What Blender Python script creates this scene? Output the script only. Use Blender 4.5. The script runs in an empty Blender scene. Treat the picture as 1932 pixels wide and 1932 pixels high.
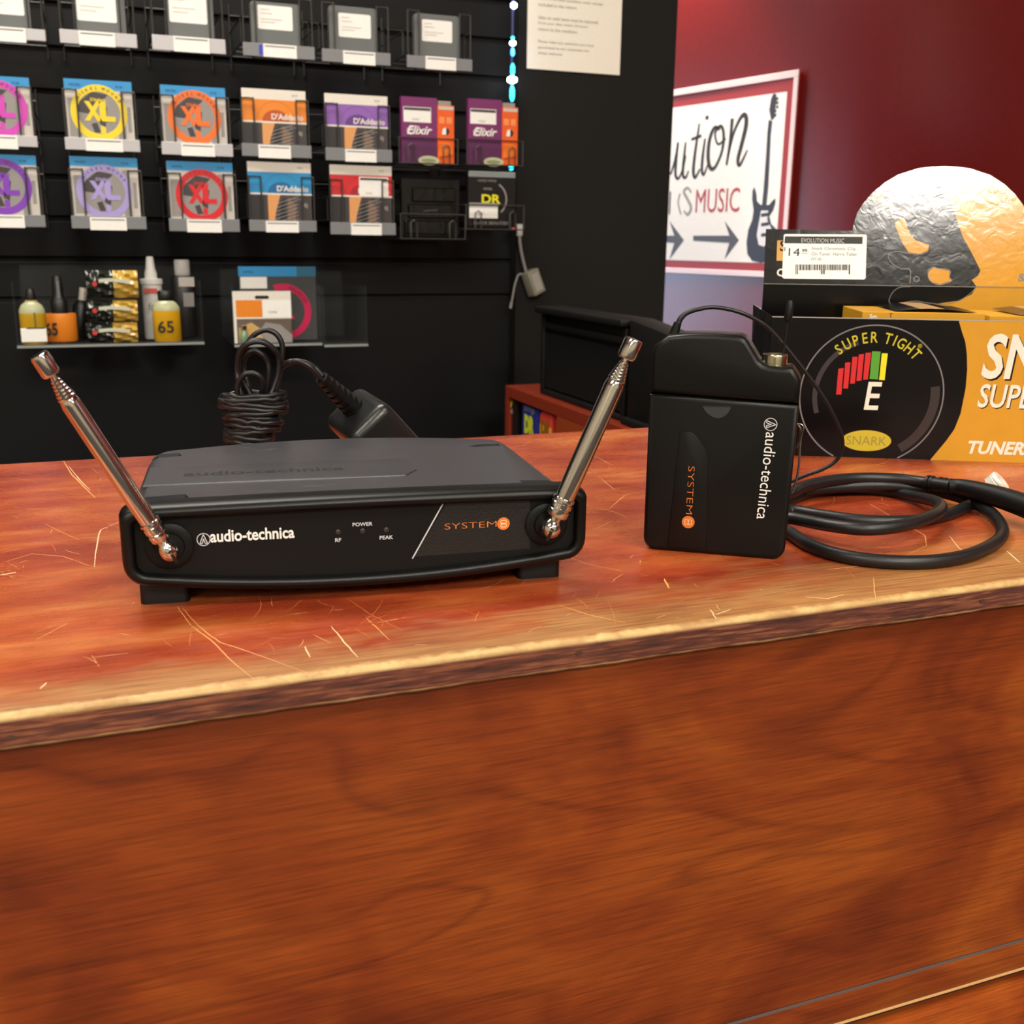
import bpy, bmesh, math, random
import numpy as np
from mathutils import Matrix, Vector
random.seed(7)
S = bpy.context.scene
COL = S.collection
pi = math.pi

# ------------------------------------------------------------------ camera
YAW, PITCH, ROLL, FPX = math.radians(21.167), math.radians(14.372), math.radians(0.689), 1997.0
TOP = 1.0                                  # height of the counter top
CAM = np.array([0.0, 0.0, TOP + 0.1532])
_f = np.array([math.sin(YAW)*math.cos(PITCH), math.cos(YAW)*math.cos(PITCH), -math.sin(PITCH)])
_r0 = np.array([math.cos(YAW), -math.sin(YAW), 0.0])
_u0 = np.cross(_r0, _f)
_r = _r0*math.cos(ROLL) + _u0*math.sin(ROLL)
_u = -_r0*math.sin(ROLL) + _u0*math.cos(ROLL)
cam = bpy.data.cameras.new('camera')
cam.sensor_width = 36.0
cam.lens = 36.0*FPX/1932.0
cam.clip_start = 0.01
cam.dof.use_dof = True
cam.dof.focus_distance = 0.56
cam.dof.aperture_fstop = 22.0
co = bpy.data.objects.new('camera', cam)
COL.objects.link(co)
co.matrix_world = Matrix(((_r[0], _u[0], -_f[0], CAM[0]), (_r[1], _u[1], -_f[1], CAM[1]), (_r[2], _u[2], -_f[2], CAM[2]), (0, 0, 0, 1)))
S.camera = co

# ------------------------------------------------------------------ world, lights, exposure
S.view_settings.view_transform = 'Standard'
S.view_settings.look = 'None'
S.view_settings.gamma = 1.0
S.view_settings.use_curve_mapping = False
S.view_settings.exposure = 0.0
W = bpy.data.worlds.new('world'); S.world = W
W.use_nodes = True
W.node_tree.nodes['Background'].inputs[0].default_value = (0.9, 0.93, 1.0, 1)
W.node_tree.nodes['Background'].inputs[1].default_value = 0.05
LAMPS = [(-1.5, -0.6, 1.2, 0.6, 26), (0.9, -0.9, 1.2, 0.6, 24), (-0.2, 1.40, 1.2, 0.5, 36), (0.05, -2.75, 0.75, 0.9, 115), (-2.1, -3.4, 1.2, 0.6, 40), (2.0, -3.4, 1.2, 0.6, 40), (0.2, 3.7, 1.2, 0.6, 80)]  # the last one is an unseen back-room lamp added to brighten the banner
CEIL = 2.95
for i, (x, y, sx, sy, p) in enumerate(LAMPS):
    l = bpy.data.lights.new('ceiling_lamp', 'AREA')
    l.shape = 'RECTANGLE'; l.size = sx; l.size_y = sy; l.energy = p; l.color = (1.0, 0.95, 0.86)
    o = bpy.data.objects.new('ceiling_lamp', l); COL.objects.link(o); o.location = (x, y, CEIL - 0.03)
# a spot lamp that washes the red wall above the banner
l = bpy.data.lights.new('wall_spot', 'SPOT'); l.energy = 75; l.spot_size = 0.9; l.spot_blend = 0.9; l.color = (1.0, 0.85, 0.72); l.shadow_soft_size = 0.05
WS = bpy.data.objects.new('wall_spot', l); COL.objects.link(WS); WS.location = (1.25, 2.62, 2.2)
WS.rotation_euler = (Vector((1.52, 2.5, 1.50)) - Vector(WS.location)).to_track_quat('-Z', 'Y').to_euler()

# ------------------------------------------------------------------ helpers: pixels of the photo -> real points
def ray(x, y): return _f + _r*(x - 966)/FPX - _u*(y - 966)/FPX
class Fr:
    """a vertical local frame: x along the thing, y into its depth, z up"""
    def __init__(s, o, ang):
        s.o = np.array(o, float); s.ang = math.radians(ang)
        s.e = np.array([math.cos(s.ang), math.sin(s.ang), 0]); s.n = np.array([-math.sin(s.ang), math.cos(s.ang), 0])
    def hit(s, x, y, yl=0):
        d = ray(x, y); p0 = s.o + s.n*yl
        return CAM + d*(((p0 - CAM) @ s.n)/(d @ s.n))
    def uv(s, x, y, yl=0):
        d = s.hit(x, y, yl) - s.o
        return (float(d @ s.e), float(d[2]))
    def p3(s, x, y, yl=0):
        u = s.uv(x, y, yl); return (u[0], yl, u[1])
    def top(s, x, y, z):
        d = ray(x, y); p = CAM + d*((s.o[2] + z - CAM[2])/d[2]) - s.o
        return (float(p @ s.e), float(p @ s.n))
    def t3(s, x, y, z):
        t = s.top(x, y, z); return (t[0], t[1], z)
def crop(cx, cy, x0, y0, sc): return (x0 + cx/sc, y0 + cy/sc)

# ------------------------------------------------------------------ materials
def lin(c):
    return tuple((v/255/12.92 if v/255 <= 0.04045 else ((v/255+0.055)/1.055)**2.4) for v in c[:3]) + (1.0,)
_M = {}
def mat(name, c, rough=0.5, metal=0.0, bump=0.0, bscale=200.0, var=0.06, spec=0.5, coat=0.0, emit=0.0, linear=False):
    if name in _M: return _M[name]
    m = bpy.data.materials.new(name); m.use_nodes = True; nt = m.node_tree; b = nt.nodes['Principled BSDF']
    col = tuple(c[:3]) + (1.0,) if linear else lin(c)
    b.inputs['Roughness'].default_value = rough; b.inputs['Metallic'].default_value = metal
    b.inputs['Specular IOR Level'].default_value = spec; b.inputs['Coat Weight'].default_value = coat
    tc = nt.nodes.new('ShaderNodeTexCoord'); nz = nt.nodes.new('ShaderNodeTexNoise')
    nz.inputs['Scale'].default_value = bscale; nz.inputs['Detail'].default_value = 3
    nt.links.new(tc.outputs['Object'], nz.inputs['Vector'])
    mx = nt.nodes.new('ShaderNodeMix'); mx.data_type = 'RGBA'
    mx.inputs[6].default_value = tuple(v*(1-var) for v in col[:3]) + (1,); mx.inputs[7].default_value = tuple(min(1, v*(1+var)) for v in col[:3]) + (1,)
    nt.links.new(nz.outputs['Fac'], mx.inputs[0]); nt.links.new(mx.outputs[2], b.inputs['Base Color'])
    if bump:
        bp = nt.nodes.new('ShaderNodeBump'); bp.inputs['Strength'].default_value = bump; bp.inputs['Distance'].default_value = 0.001
        nt.links.new(nz.outputs['Fac'], bp.inputs['Height']); nt.links.new(bp.outputs['Normal'], b.inputs['Normal'])
    if emit:
        b.inputs['Emission Color'].default_value = col; b.inputs['Emission Strength'].default_value = emit
    _M[name] = m; return m
def glassy(name, tint=(230, 240, 240), alpha=0.12, rough=0.05):
    m = bpy.data.materials.new(name); m.use_nodes = True; nt = m.node_tree; b = nt.nodes['Principled BSDF']
    b.inputs['Base Color'].default_value = lin(tint); b.inputs['Roughness'].default_value = rough
    fr = nt.nodes.new('ShaderNodeTexNoise'); fr.inputs['Scale'].default_value = 30
    mr = nt.nodes.new('ShaderNodeMapRange'); mr.inputs[3].default_value = alpha*0.7; mr.inputs[4].default_value = alpha*1.3
    nt.links.new(fr.outputs['Fac'], mr.inputs[0]); nt.links.new(mr.outputs[0], b.inputs['Alpha'])
    return m

class N:                                     # tiny node-graph helper
    def __init__(s, name):
        s.m = bpy.data.materials.new(name); s.m.use_nodes = True; s.t = s.m.node_tree; s.b = s.t.nodes['Principled BSDF']
        s.tc = s.t.nodes.new('ShaderNodeTexCoord').outputs['Object']
    def L(s, a, b): s.t.links.new(a, b)
    def mapv(s, sc, rot=(0, 0, 0), src=None):
        n = s.t.nodes.new('ShaderNodeMapping'); n.inputs['Scale'].default_value = sc; n.inputs['Rotation'].default_value = rot
        s.L(src or s.tc, n.inputs['Vector']); return n.outputs[0]
    def noise(s, v, sc, det=4, dist=0.0, rgh=0.55):
        n = s.t.nodes.new('ShaderNodeTexNoise'); n.inputs['Scale'].default_value = sc; n.inputs['Detail'].default_value = det
        n.inputs['Distortion'].default_value = dist; n.inputs['Roughness'].default_value = rgh
        s.L(v, n.inputs['Vector']); return n.outputs['Fac']
    def ramp(s, f, stops):
        n = s.t.nodes.new('ShaderNodeValToRGB'); e = n.color_ramp.elements
        while len(e) < len(stops): e.new(0.5)
        for i, (p, c) in enumerate(stops): e[i].position = p; e[i].color = c if len(c) == 4 else lin(c)
        s.L(f, n.inputs[0]); return n.outputs[0]
    def mix(s, f, a, b, mode='MIX'):
        n = s.t.nodes.new('ShaderNodeMix'); n.data_type = 'RGBA'; n.blend_type = mode
        for k, v in ((0, f), (6, a), (7, b)):
            if isinstance(v, (int, float)): n.inputs[k].default_value = v
            elif isinstance(v, tuple): n.inputs[k].default_value = v
            else: s.L(v, n.inputs[k])
        return n.outputs[2]
    def math(s, op, a, b=0.0, c=0.0):
        n = s.t.nodes.new('ShaderNodeMath'); n.operation = op
        for k, v in enumerate((a, b, c)):
            if isinstance(v, (int, float)): n.inputs[k].default_value = v
            else: s.L(v, n.inputs[k])
        return n.outputs[0]
    def sep(s, v):
        n = s.t.nodes.new('ShaderNodeSeparateXYZ'); s.L(v, n.inputs[0]); return n.outputs
    def rng(s, f, a, b, c=0.0, d=1.0):
        n = s.t.nodes.new('ShaderNodeMapRange'); n.inputs[1].default_value = a; n.inputs[2].default_value = b
        n.inputs[3].default_value = c; n.inputs[4].default_value = d; n.clamp = True; s.L(f, n.inputs[0]); return n.outputs[0]
    def bump(s, h, st=0.2, dist=0.001):
        n = s.t.nodes.new('ShaderNodeBump'); n.inputs['Strength'].default_value = st; n.inputs['Distance'].default_value = dist
        s.L(h, n.inputs['Height']); s.L(n.outputs[0], s.b.inputs['Normal'])

def G(v): return (v, v, v, 1.0)
def worktop_material():
    n = N('varnished_worn_wood')
    grain = n.noise(n.mapv((9, 190, 190), (0, 0, 0.03)), 3.0, 6, 0.4)
    patch = n.noise(n.mapv((6, 16, 16)), 1.6, 3, 0.15)
    base = n.ramp(patch, [(0.30, (132, 46, 24)), (0.45, (156, 62, 32)), (0.58, (176, 84, 40)), (0.72, (196, 116, 64))])
    g = n.ramp(grain, [(0.30, G(0.62)), (0.55, G(1.0)), (0.75, G(1.22))])
    c = n.mix(0.65, base, g, 'MULTIPLY')
    # varnish worn off along the front edge, wider towards the right
    x, y, z = n.sep(n.tc)
    dist = n.math('ADD', y, -0.3587)
    widen = n.rng(x, 0.0, 0.32, 1.15, 0.50)
    wob = n.noise(n.mapv((9, 26, 26)), 2.2, 5, 0.5)
    d2 = n.math('ADD', n.math('MULTIPLY', dist, widen), n.math('MULTIPLY', n.math('ADD', wob, -0.5), 0.062))
    wear = n.rng(d2, 0.010, 0.038, 1.0, 0.0)
    rim = n.rng(n.math('ADD', dist, n.math('MULTIPLY', n.math('ADD', n.noise(n.mapv((60, 60, 60)), 3, 4), -0.5), 0.0075)), 0.0012, 0.0046, 1.0, 0.0)
    wc = n.ramp(grain, [(0.3, (126, 82, 40)), (0.6, (164, 120, 66))])
    c = n.mix(n.math('MULTIPLY', wear, 0.85), c, wc)
    c = n.mix(n.math('MULTIPLY', rim, n.rng(n.noise(n.mapv((22, 22, 22)), 2, 5, 0.5, 0.65), 0.36, 0.62, 0.35, 1.0)), c, lin((208, 176, 116)))
    # front face of the slab is a darker, streaked brown
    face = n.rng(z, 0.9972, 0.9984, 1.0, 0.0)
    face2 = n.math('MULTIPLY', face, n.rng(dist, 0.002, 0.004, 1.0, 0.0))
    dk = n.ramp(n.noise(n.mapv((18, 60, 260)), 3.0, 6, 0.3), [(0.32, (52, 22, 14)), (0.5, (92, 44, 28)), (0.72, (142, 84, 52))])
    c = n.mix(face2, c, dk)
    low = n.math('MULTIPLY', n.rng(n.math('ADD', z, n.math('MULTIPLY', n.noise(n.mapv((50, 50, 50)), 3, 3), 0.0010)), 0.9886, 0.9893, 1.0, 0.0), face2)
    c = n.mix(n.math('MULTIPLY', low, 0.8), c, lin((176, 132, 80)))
    # fine pale scuffs
    sc = n.noise(n.mapv((40, 160, 100), (0, 0, 0.5)), 3.0, 5, 1.5, 0.7)
    c = n.mix(n.rng(sc, 0.66, 0.80, 0.0, 0.35), c, lin((226, 160, 112)))
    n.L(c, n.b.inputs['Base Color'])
    rg = n.math('ADD', n.math('MULTIPLY', wear, 0.22), n.rng(n.noise(n.mapv((20, 50, 50)), 3, 5, 1.0), 0.35, 0.7, 0.24, 0.42))
    n.L(n.math('ADD', rg, n.math('MULTIPLY', face2, 0.2)), n.b.inputs['Roughness'])
    n.bump(grain, 0.10, 0.0006)
    return n.m
def panel_material(name='stained_wood_panel', dark=1.0):
    n = N(name)
    gr = n.noise(n.mapv((11, 300, 300), (0, 0.02, 0)), 3.0, 7, 0.2, 0.65)
    cloud = n.noise(n.mapv((5.5, 9, 9)), 1.3, 3, 1.1)
    fig = n.math('ABSOLUTE', n.math('ADD', n.math('FRACT', n.math('MULTIPLY', n.noise(n.mapv((3.2, 10, 10)), 1.1, 2, 0.7), 5.0)), -0.5))
    base = n.ramp(cloud, [(0.30, tuple(v*dark for v in (104, 40, 13))), (0.5, tuple(v*dark for v in (130, 56, 16))), (0.72, tuple(v*dark for v in (152, 75, 22)))])
    c = n.mix(n.rng(fig, 0.0, 0.12, 0.34, 0.0), base, lin(tuple(v*dark for v in (70, 20, 8))))
    c = n.mix(0.62, c, n.ramp(gr, [(0.34, G(0.5)), (0.52, G(0.98)), (0.72, G(1.4))]), 'MULTIPLY')
    n.L(c, n.b.inputs['Base Color']); n.b.inputs['Roughness'].default_value = 0.42
    n.bump(gr, 0.12, 0.0006)
    return n.m
def foil_material(name, c):
    n = N(name)
    cr = n.noise(n.mapv((30, 30, 30)), 3.0, 4, 0.8, 0.5)
    n.b.inputs['Base Color'].default_value = lin(c); n.b.inputs['Metallic'].default_value = 0.0
    n.b.inputs['Roughness'].default_value = 0.13; n.b.inputs['Specular IOR Level'].default_value = 0.7
    n.L(n.mix(cr, tuple(v*0.93 for v in lin(c)[:3]) + (1,), tuple(v*1.07 for v in lin(c)[:3]) + (1,)), n.b.inputs['Base Color'])
    n.bump(cr, 0.13, 0.0010); return n.m
def red_wall_material():
    n = N('painted_red_wall')
    c = n.mix(n.noise(n.tc, 60, 4), lin((92, 17, 16)), lin((104, 20, 18)))
    n.L(c, n.b.inputs['Base Color']); n.b.inputs['Roughness'].default_value = 0.27
    n.bump(n.noise(n.tc, 260, 3), 0.12, 0.0006); return n.m

# ------------------------------------------------------------------ mesh builder
class MB:
    def __init__(s): s.v = []; s.f = []; s.mi = []; s.mats = []
    def _m(s, m):
        if m not in s.mats: s.mats.append(m)
        return s.mats.index(m)
    def add(s, vs, fs, m, M=None):
        k = len(s.v)
        if M is not None: vs = [tuple(M @ Vector(v)) for v in vs]
        s.v += [tuple(v) for v in vs]; i = s._m(m)
        for f in fs: s.f.append(tuple(a + k for a in f)); s.mi.append(i)
        return s
    def bm(s, b, m, M=None):
        b.verts.ensure_lookup_table(); b.verts.index_update()
        s.add([v.co[:] for v in b.verts], [[v.index for v in f.verts] for f in b.faces], m, M); b.free(); return s
    def box(s, lo, hi, m, bev=0.0, seg=2, M=None):
        b = bmesh.new(); bmesh.ops.create_cube(b, size=1.0)
        for v in b.verts:
            for k in range(3): v.co[k] = lo[k] + (v.co[k] + 0.5)*(hi[k] - lo[k])
        if bev > 0:
            bev = min(bev, 0.45*min(abs(hi[k]-lo[k]) for k in range(3)))
            bmesh.ops.bevel(b, geom=b.edges[:], offset=bev, segments=seg, profile=0.5, affect='EDGES')
        return s.bm(b, m, M)
    def prism(s, pts, y0, y1, m, bev=0.0, seg=2, M=None):
        """outline in x,z extruded from y0 (front) to y1 (back)"""
        n = len(pts); b = bmesh.new()
        A = [b.verts.new((p[0], y0, p[1])) for p in pts]; B = [b.verts.new((p[0], y1, p[1])) for p in pts]
        f0 = b.faces.new(A); f1 = b.faces.new(B[::-1])
        for i in range(n): b.faces.new((A[i], B[i], B[(i+1) % n], A[(i+1) % n]))
        bmesh.ops.recalc_face_normals(b, faces=b.faces[:])
        if bev > 0:
            es = [e for e in b.edges if abs(e.verts[0].co.y - e.verts[1].co.y) < 1e-9]
            bmesh.ops.bevel(b, geom=es, offset=bev, segments=seg, profile=0.5, affect='EDGES')
        return s.bm(b, m, M)
    def flat(s, pts, y, m, M=None):
        """thin printed shape facing -y"""
        return s.prism(pts, y, y + 0.00008, m, M=M)
    def slab(s, pts, z0, z1, m, bev=0.0, seg=2, M=None):
        R = Matrix.Rotation(pi/2, 4, 'X')          # (x,y,z)->(x,-z,y)
        R = Matrix(((1, 0, 0, 0), (0, 0, 1, 0), (0, 1, 0, 0), (0, 0, 0, 1)))
        b = bmesh.new(); n = len(pts)
        A = [b.verts.new((p[0], p[1], z0)) for p in pts]; B = [b.verts.new((p[0], p[1], z1)) for p in pts]
        b.faces.new(A[::-1]); b.faces.new(B)
        for i in range(n): b.faces.new((A[i], A[(i+1) % n], B[(i+1) % n], B[i]))
        bmesh.ops.recalc_face_normals(b, faces=b.faces[:])
        if bev > 0:
            es = [e for e in b.edges if abs(e.verts[0].co.z - z1) < 1e-9 and abs(e.verts[1].co.z - z1) < 1e-9]
            bmesh.ops.bevel(b, geom=es, offset=bev, segments=seg, profile=0.5, affect='EDGES')
        return s.bm(b, m, M)
    def tube(s, pts, r, m, seg=10, closed=False, sm=0, caps=True):
        P = [np.array(p, float) for p in pts]
        R = list(r) if isinstance(r, (list, tuple)) else [r]*len(P)
        if sm:
            Q = []; RR = []; n = len(P)
            rng = range(n if closed else n - 1)
            for i in rng:
                p0 = P[(i-1) % n] if closed or i > 0 else P[i]; p1 = P[i]; p2 = P[(i+1) % n]
                p3 = P[(i+2) % n] if closed or i + 2 < n else p2
                for k in range(sm):
                    t = k/sm
                    Q.append(0.5*((2*p1) + (-p0+p2)*t + (2*p0-5*p1+4*p2-p3)*t*t + (-p0+3*p1-3*p2+p3)*t**3))
                    RR.append(R[i]*(1-t) + R[(i+1) % n]*t)
            if not closed: Q.append(P[-1]); RR.append(R[-1])
            P, R = Q, RR
        n = len(P); vs = []; fs = []; prev = None
        for i in range(n):
            a = P[(i-1) % n] if closed or i > 0 else P[i]; b = P[(i+1) % n] if closed or i < n-1 else P[i]
            t = b - a; t = t/(np.linalg.norm(t) + 1e-12)
            if prev is None:
                h = np.array([0, 0, 1.0]) if abs(t[2]) < 0.9 else np.array([1.0, 0, 0]); u = np.cross(t, h)
            else: u = prev - t*(prev @ t)
            u = u/(np.linalg.norm(u) + 1e-12); prev = u; w = np.cross(t, u)
            for k in range(seg):
                a_ = 2*pi*k/seg; vs.append(P[i] + R[i]*(u*math.cos(a_) + w*math.sin(a_)))
        for i in range(n if closed else n-1):
            j = (i+1) % n
            for k in range(seg): fs.append((i*seg+k, i*seg+(k+1) % seg, j*seg+(k+1) % seg, j*seg+k))
        if not closed and caps: fs.append(tuple(range(seg))[::-1]); fs.append(tuple((n-1)*seg+k for k in range(seg)))
        return s.add(vs, fs, m)
    def lathe(s, prof, m, M=None, seg=28, sx=1.0, sy=1.0):
        """prof: (radius, height) list around z"""
        vs = []; fs = []
        for r, h in prof:
            for k in range(seg): a = 2*pi*k/seg; vs.append((r*math.cos(a)*sx, r*math.sin(a)*sy, h))
        n = len(prof)
        for i in range(n-1):
            for k in range(seg): fs.append((i*seg+k, i*seg+(k+1) % seg, (i+1)*seg+(k+1) % seg, (i+1)*seg+k))
        fs.append(tuple(range(seg))[::-1]); fs.append(tuple((n-1)*seg+k for k in range(seg)))
        return s.add(vs, fs, m, M)
    def ring(s, cx, cz, r0, r1, y, m, a0=0, a1=360, n=64, sx=1.0, M=None):
        vs = []; fs = []
        for i in range(n+1):
            a = math.radians(a0 + (a1-a0)*i/n)
            for r in (r0, r1): vs.append((cx + r*math.cos(a)*sx, y, cz + r*math.sin(a)))
        for i in range(n): fs.append((2*i, 2*i+2, 2*i+3, 2*i+1))
        return s.add(vs, fs, m, M)
    def disc(s, cx, cz, r, y, m, n=40, sx=1.0, M=None):
        return s.flat([(cx + r*sx*math.cos(2*pi*i/n), cz + r*math.sin(2*pi*i/n)) for i in range(n)], y, m, M)
    def stroke(s, pts, w, y, m, sm=6):
        """flat brush stroke in x,z with widths"""
        P = [np.array(p, float) for p in pts]; Wd = list(w) if isinstance(w, (list, tuple)) else [w]*len(P)
        if sm and len(P) > 2:
            Q = []; WW = []; n = len(P)
            for i in range(n-1):
                p0 = P[max(i-1, 0)]; p1 = P[i]; p2 = P[i+1]; p3 = P[min(i+2, n-1)]
                for k in range(sm):
                    t = k/sm; Q.append(0.5*((2*p1)+(-p0+p2)*t+(2*p0-5*p1+4*p2-p3)*t*t+(-p0+3*p1-3*p2+p3)*t**3)); WW.append(Wd[i]*(1-t)+Wd[i+1]*t)
            Q.append(P[-1]); WW.append(Wd[-1]); P, Wd = Q, WW
        vs = []; fs = []
        for i in range(len(P)):
            t = P[min(i+1, len(P)-1)] - P[max(i-1, 0)]; t = t/(np.linalg.norm(t)+1e-12); nn = np.array([-t[1], t[0]])*Wd[i]/2
            vs += [(P[i][0]+nn[0], y, P[i][1]+nn[1]), (P[i][0]-nn[0], y, P[i][1]-nn[1])]
        for i in range(len(P)-1): fs.append((2*i, 2*i+1, 2*i+3, 2*i+2))
        return s.add(vs, fs, m)
    def text(s, st, x, z, h, y, m, w=None, xs=1.0, rot=0.0, bold=0.0, shear=0.0, anchor='l'):
        """lettering facing -y; h = height of the string's box, w = its width if given"""
        vs, fs = glyphs(st, bold, shear)
        X = [v[0] for v in vs]; Z = [v[1] for v in vs]
        k = h/(max(Z)-min(Z)); kx = (w/(max(X)-min(X))) if w else k*xs
        ox = min(X) if anchor == 'l' else (min(X)+max(X))/2
        oz = min(Z) if anchor == 'l' else (min(Z)+max(Z))/2
        c, sn = math.cos(math.radians(rot)), math.sin(math.radians(rot)); out = []
        for v in vs:
            a, b = (v[0]-ox)*kx, (v[1]-oz)*k
            out.append((x + a*c - b*sn, y, z + a*sn + b*c))
        return s.add(out, fs, m)
    def arctext(s, st, cx, cz, r, a0, a1, h, y, m, bold=0.0, xs=1.0):
        """letters spread along an arc, from angle a0 to a1 (degrees, clockwise)"""
        adv = [0.32 if c == ' ' else (0.35 if c in "I!'1" else 0.66) for c in st]; tot = sum(adv); acc = 0
        for c, w in zip(st, adv):
            a = a0 + (a1-a0)*(acc + w/2)/tot; acc += w
            if c == ' ': continue
            t = math.radians(a)
            s.text(c, cx + r*math.cos(t), cz + r*math.sin(t), h, y, m, rot=a-90, bold=bold, xs=xs, anchor='c')
        return s
    def build(s, name, parent=None, smooth=True, label=None, ang=38):
        me = bpy.data.meshes.new(name); me.from_pydata(s.v, [], s.f)
        for m in s.mats: me.materials.append(m)
        me.polygons.foreach_set('material_index', s.mi); me.update(); me.validate()
        if smooth:
            me.shade_smooth(); me.set_sharp_from_angle(angle=math.radians(ang))
        o = bpy.data.objects.new(name, me); COL.objects.link(o)
        if parent is not None: o.parent = parent
        if label: o['label'] = label
        return o
_GC = {}
def glyphs(st, bold, shear):
    k = (st, bold, shear)
    if k not in _GC:
        c = bpy.data.curves.new('lettering', 'FONT'); c.body = st
        c.size = 1.0; c.offset = bold; c.shear = shear; c.resolution_u = 3
        o = bpy.data.objects.new('lettering', c); COL.objects.link(o); bpy.context.view_layer.update()
        me = o.evaluated_get(bpy.context.evaluated_depsgraph_get()).to_mesh()
        _GC[k] = ([v.co[:2] for v in me.vertices], [tuple(p.vertices) for p in me.polygons])
        o.evaluated_get(bpy.context.evaluated_depsgraph_get()).to_mesh_clear()
        bpy.data.objects.remove(o); bpy.data.curves.remove(c)
    return _GC[k]

def thing(name, label, cat, fr=None, loc=None, rot=0.0, group=None):
    o = bpy.data.objects.new(name, None); COL.objects.link(o)
    o.empty_display_size = 0.02
    if fr is not None: o.location = tuple(fr.o); o.rotation_euler = (0, 0, fr.ang)
    else: o.location = loc or (0, 0, 0); o.rotation_euler = (0, 0, rot)
    o['label'] = label; o['category'] = cat
    if group: o['group'] = group
    return o
def tagm(o, label, cat, group=None, fr=None):
    o['label'] = label; o['category'] = cat
    if group: o['group'] = group
    if fr is not None: o.location = tuple(fr.o); o.rotation_euler = (0, 0, fr.ang)
    return o
def struct(o): o['kind'] = 'structure'; return o
def rrect(x0, z0, x1, z1, r, n=5):
    out = []
    for cx, cz, a in ((x1-r, z1-r, 0), (x0+r, z1-r, 90), (x0+r, z0+r, 180), (x1-r, z0+r, 270)):
        for i in range(n+1):
            t = math.radians(a + 90*i/n); out.append((cx + r*math.cos(t), cz + r*math.sin(t)))
    return out
def rect(x0, z0, x1, z1): return [(x0, z0), (x1, z0), (x1, z1), (x0, z1)]

# ------------------------------------------------------------------ common materials
BLK = mat('black_moulded_plastic', (10, 11, 11), 0.36, bump=0.05, bscale=2400, spec=0.28)
BLKP = mat('black_front_panel', (11, 12, 12), 0.5, bump=0.04, bscale=1800, spec=0.22)
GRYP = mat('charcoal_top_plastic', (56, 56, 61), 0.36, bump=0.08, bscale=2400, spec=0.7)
RUB = mat('black_rubber', (10, 10, 11), 0.48, bump=0.1, bscale=600, spec=0.35)
CORD = mat('black_cable_jacket', (19, 20, 22), 0.42, bump=0.1, bscale=500)
CHR = mat('polished_chrome', (214, 212, 204), 0.13, 1.0, var=0.03)
CHRD = mat('nickel', (176, 170, 140), 0.22, 1.0, var=0.05)
WHT = mat('white_print', (232, 232, 226), 0.5)
SILV = mat('silver_print', (200, 202, 204), 0.4)
ORG = mat('orange_print', (226, 128, 44), 0.5)
PAPER = mat('white_paper', (250, 244, 230), 0.7)
LBL = mat('white_label', (250, 249, 244), 0.5)
INK = mat('black_ink', (22, 22, 22), 0.6)
GINK = mat('grey_ink', (120, 120, 120), 0.6)
WIRE = mat('black_wire', (66, 66, 64), 0.4, 0.3)
SLAT = mat('black_slatwall', (13, 13, 15), 0.6, bump=0.1, bscale=90, spec=0.25)
BWALL = mat('black_painted_wall', (26, 26, 24), 0.75, bump=0.2, bscale=160, spec=0.25)
STRIP = mat('grey_price_channel', (128, 130, 134), 0.35)
STRIPL = mat('pale_price_channel', (196, 194, 198), 0.35)
GOLD = mat('gold_card', (206, 150, 34), 0.38, var=0.08, bscale=80)
CBLK = mat('glossy_black_card', (9, 8, 9), 0.2, bump=0.05, bscale=30, spec=0.25)
ACRYL = glassy('clear_acrylic', alpha=0.014)
# ------------------------------------------------------------------ room
def wallmesh(name, lo, hi, m):
    b = MB(); b.box(lo, hi, m); return struct(b.build(name, smooth=False))
FLOORM = mat('dark_carpet', (52, 44, 42), 0.95, bump=0.5, bscale=400, var=0.2)
CEILM = mat('ceiling_paint', (220, 217, 208), 0.9, bump=0.3, bscale=120)
DW = mat('warm_grey_wall', (186, 176, 160), 0.8, bump=0.2, bscale=160)
wallmesh('floor', (-3.0, -5.0, -0.1), (3.6, 5.4, 0.0), FLOORM)
wallmesh('ceiling', (-3.0, -5.0, CEIL), (3.6, 5.4, CEIL+0.1), CEILM)
wallmesh('wall_left', (-3.1, -5.0, 0), (-3.0, 5.4, CEIL), DW)
wallmesh('wall_front', (-3.0, -5.1, 0), (3.6, -5.0, CEIL), DW)
wallmesh('wall_far', (-3.0, 5.3, 0), (3.6, 5.4, CEIL), DW)
# slatwall with routed grooves, 3 inch pitch
b = MB(); YW = 2.20; z = 1.5509 - 0.0735*7; prof = []
zs = []
k = 0
while z < CEIL:
    zs.append(z); z += 0.0735
prev = 0.0
for zc in zs:
    if zc - 0.006 > prev: b.box((-3.0, YW, prev), (0.842, YW+0.018, zc-0.005), SLAT, 0.0012, 1)
    b.box((-3.0, YW+0.010, zc-0.0051), (0.842, YW+0.018, zc+0.0051), mat('groove_shadow_board', (10, 10, 11), 0.8))
    prev = zc + 0.005
b.box((-3.0, YW, prev), (0.842, YW+0.018, CEIL), SLAT, 0.0012, 1)
struct(b.build('wall_back', smooth=False))
wallmesh('wall_center', (0.842, 2.17, 0), (1.206, 2.32, CEIL), BWALL)
RED = Fr((1.458, 2.622, 0), -78)
b = MB(); b.box((-3.2, 0.0, 0), (4.6, 0.08, CEIL), red_wall_material()); o = struct(b.build('wall_right', smooth=False))
o.location = tuple(RED.o); o.rotation_euler = (0, 0, RED.ang)
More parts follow.
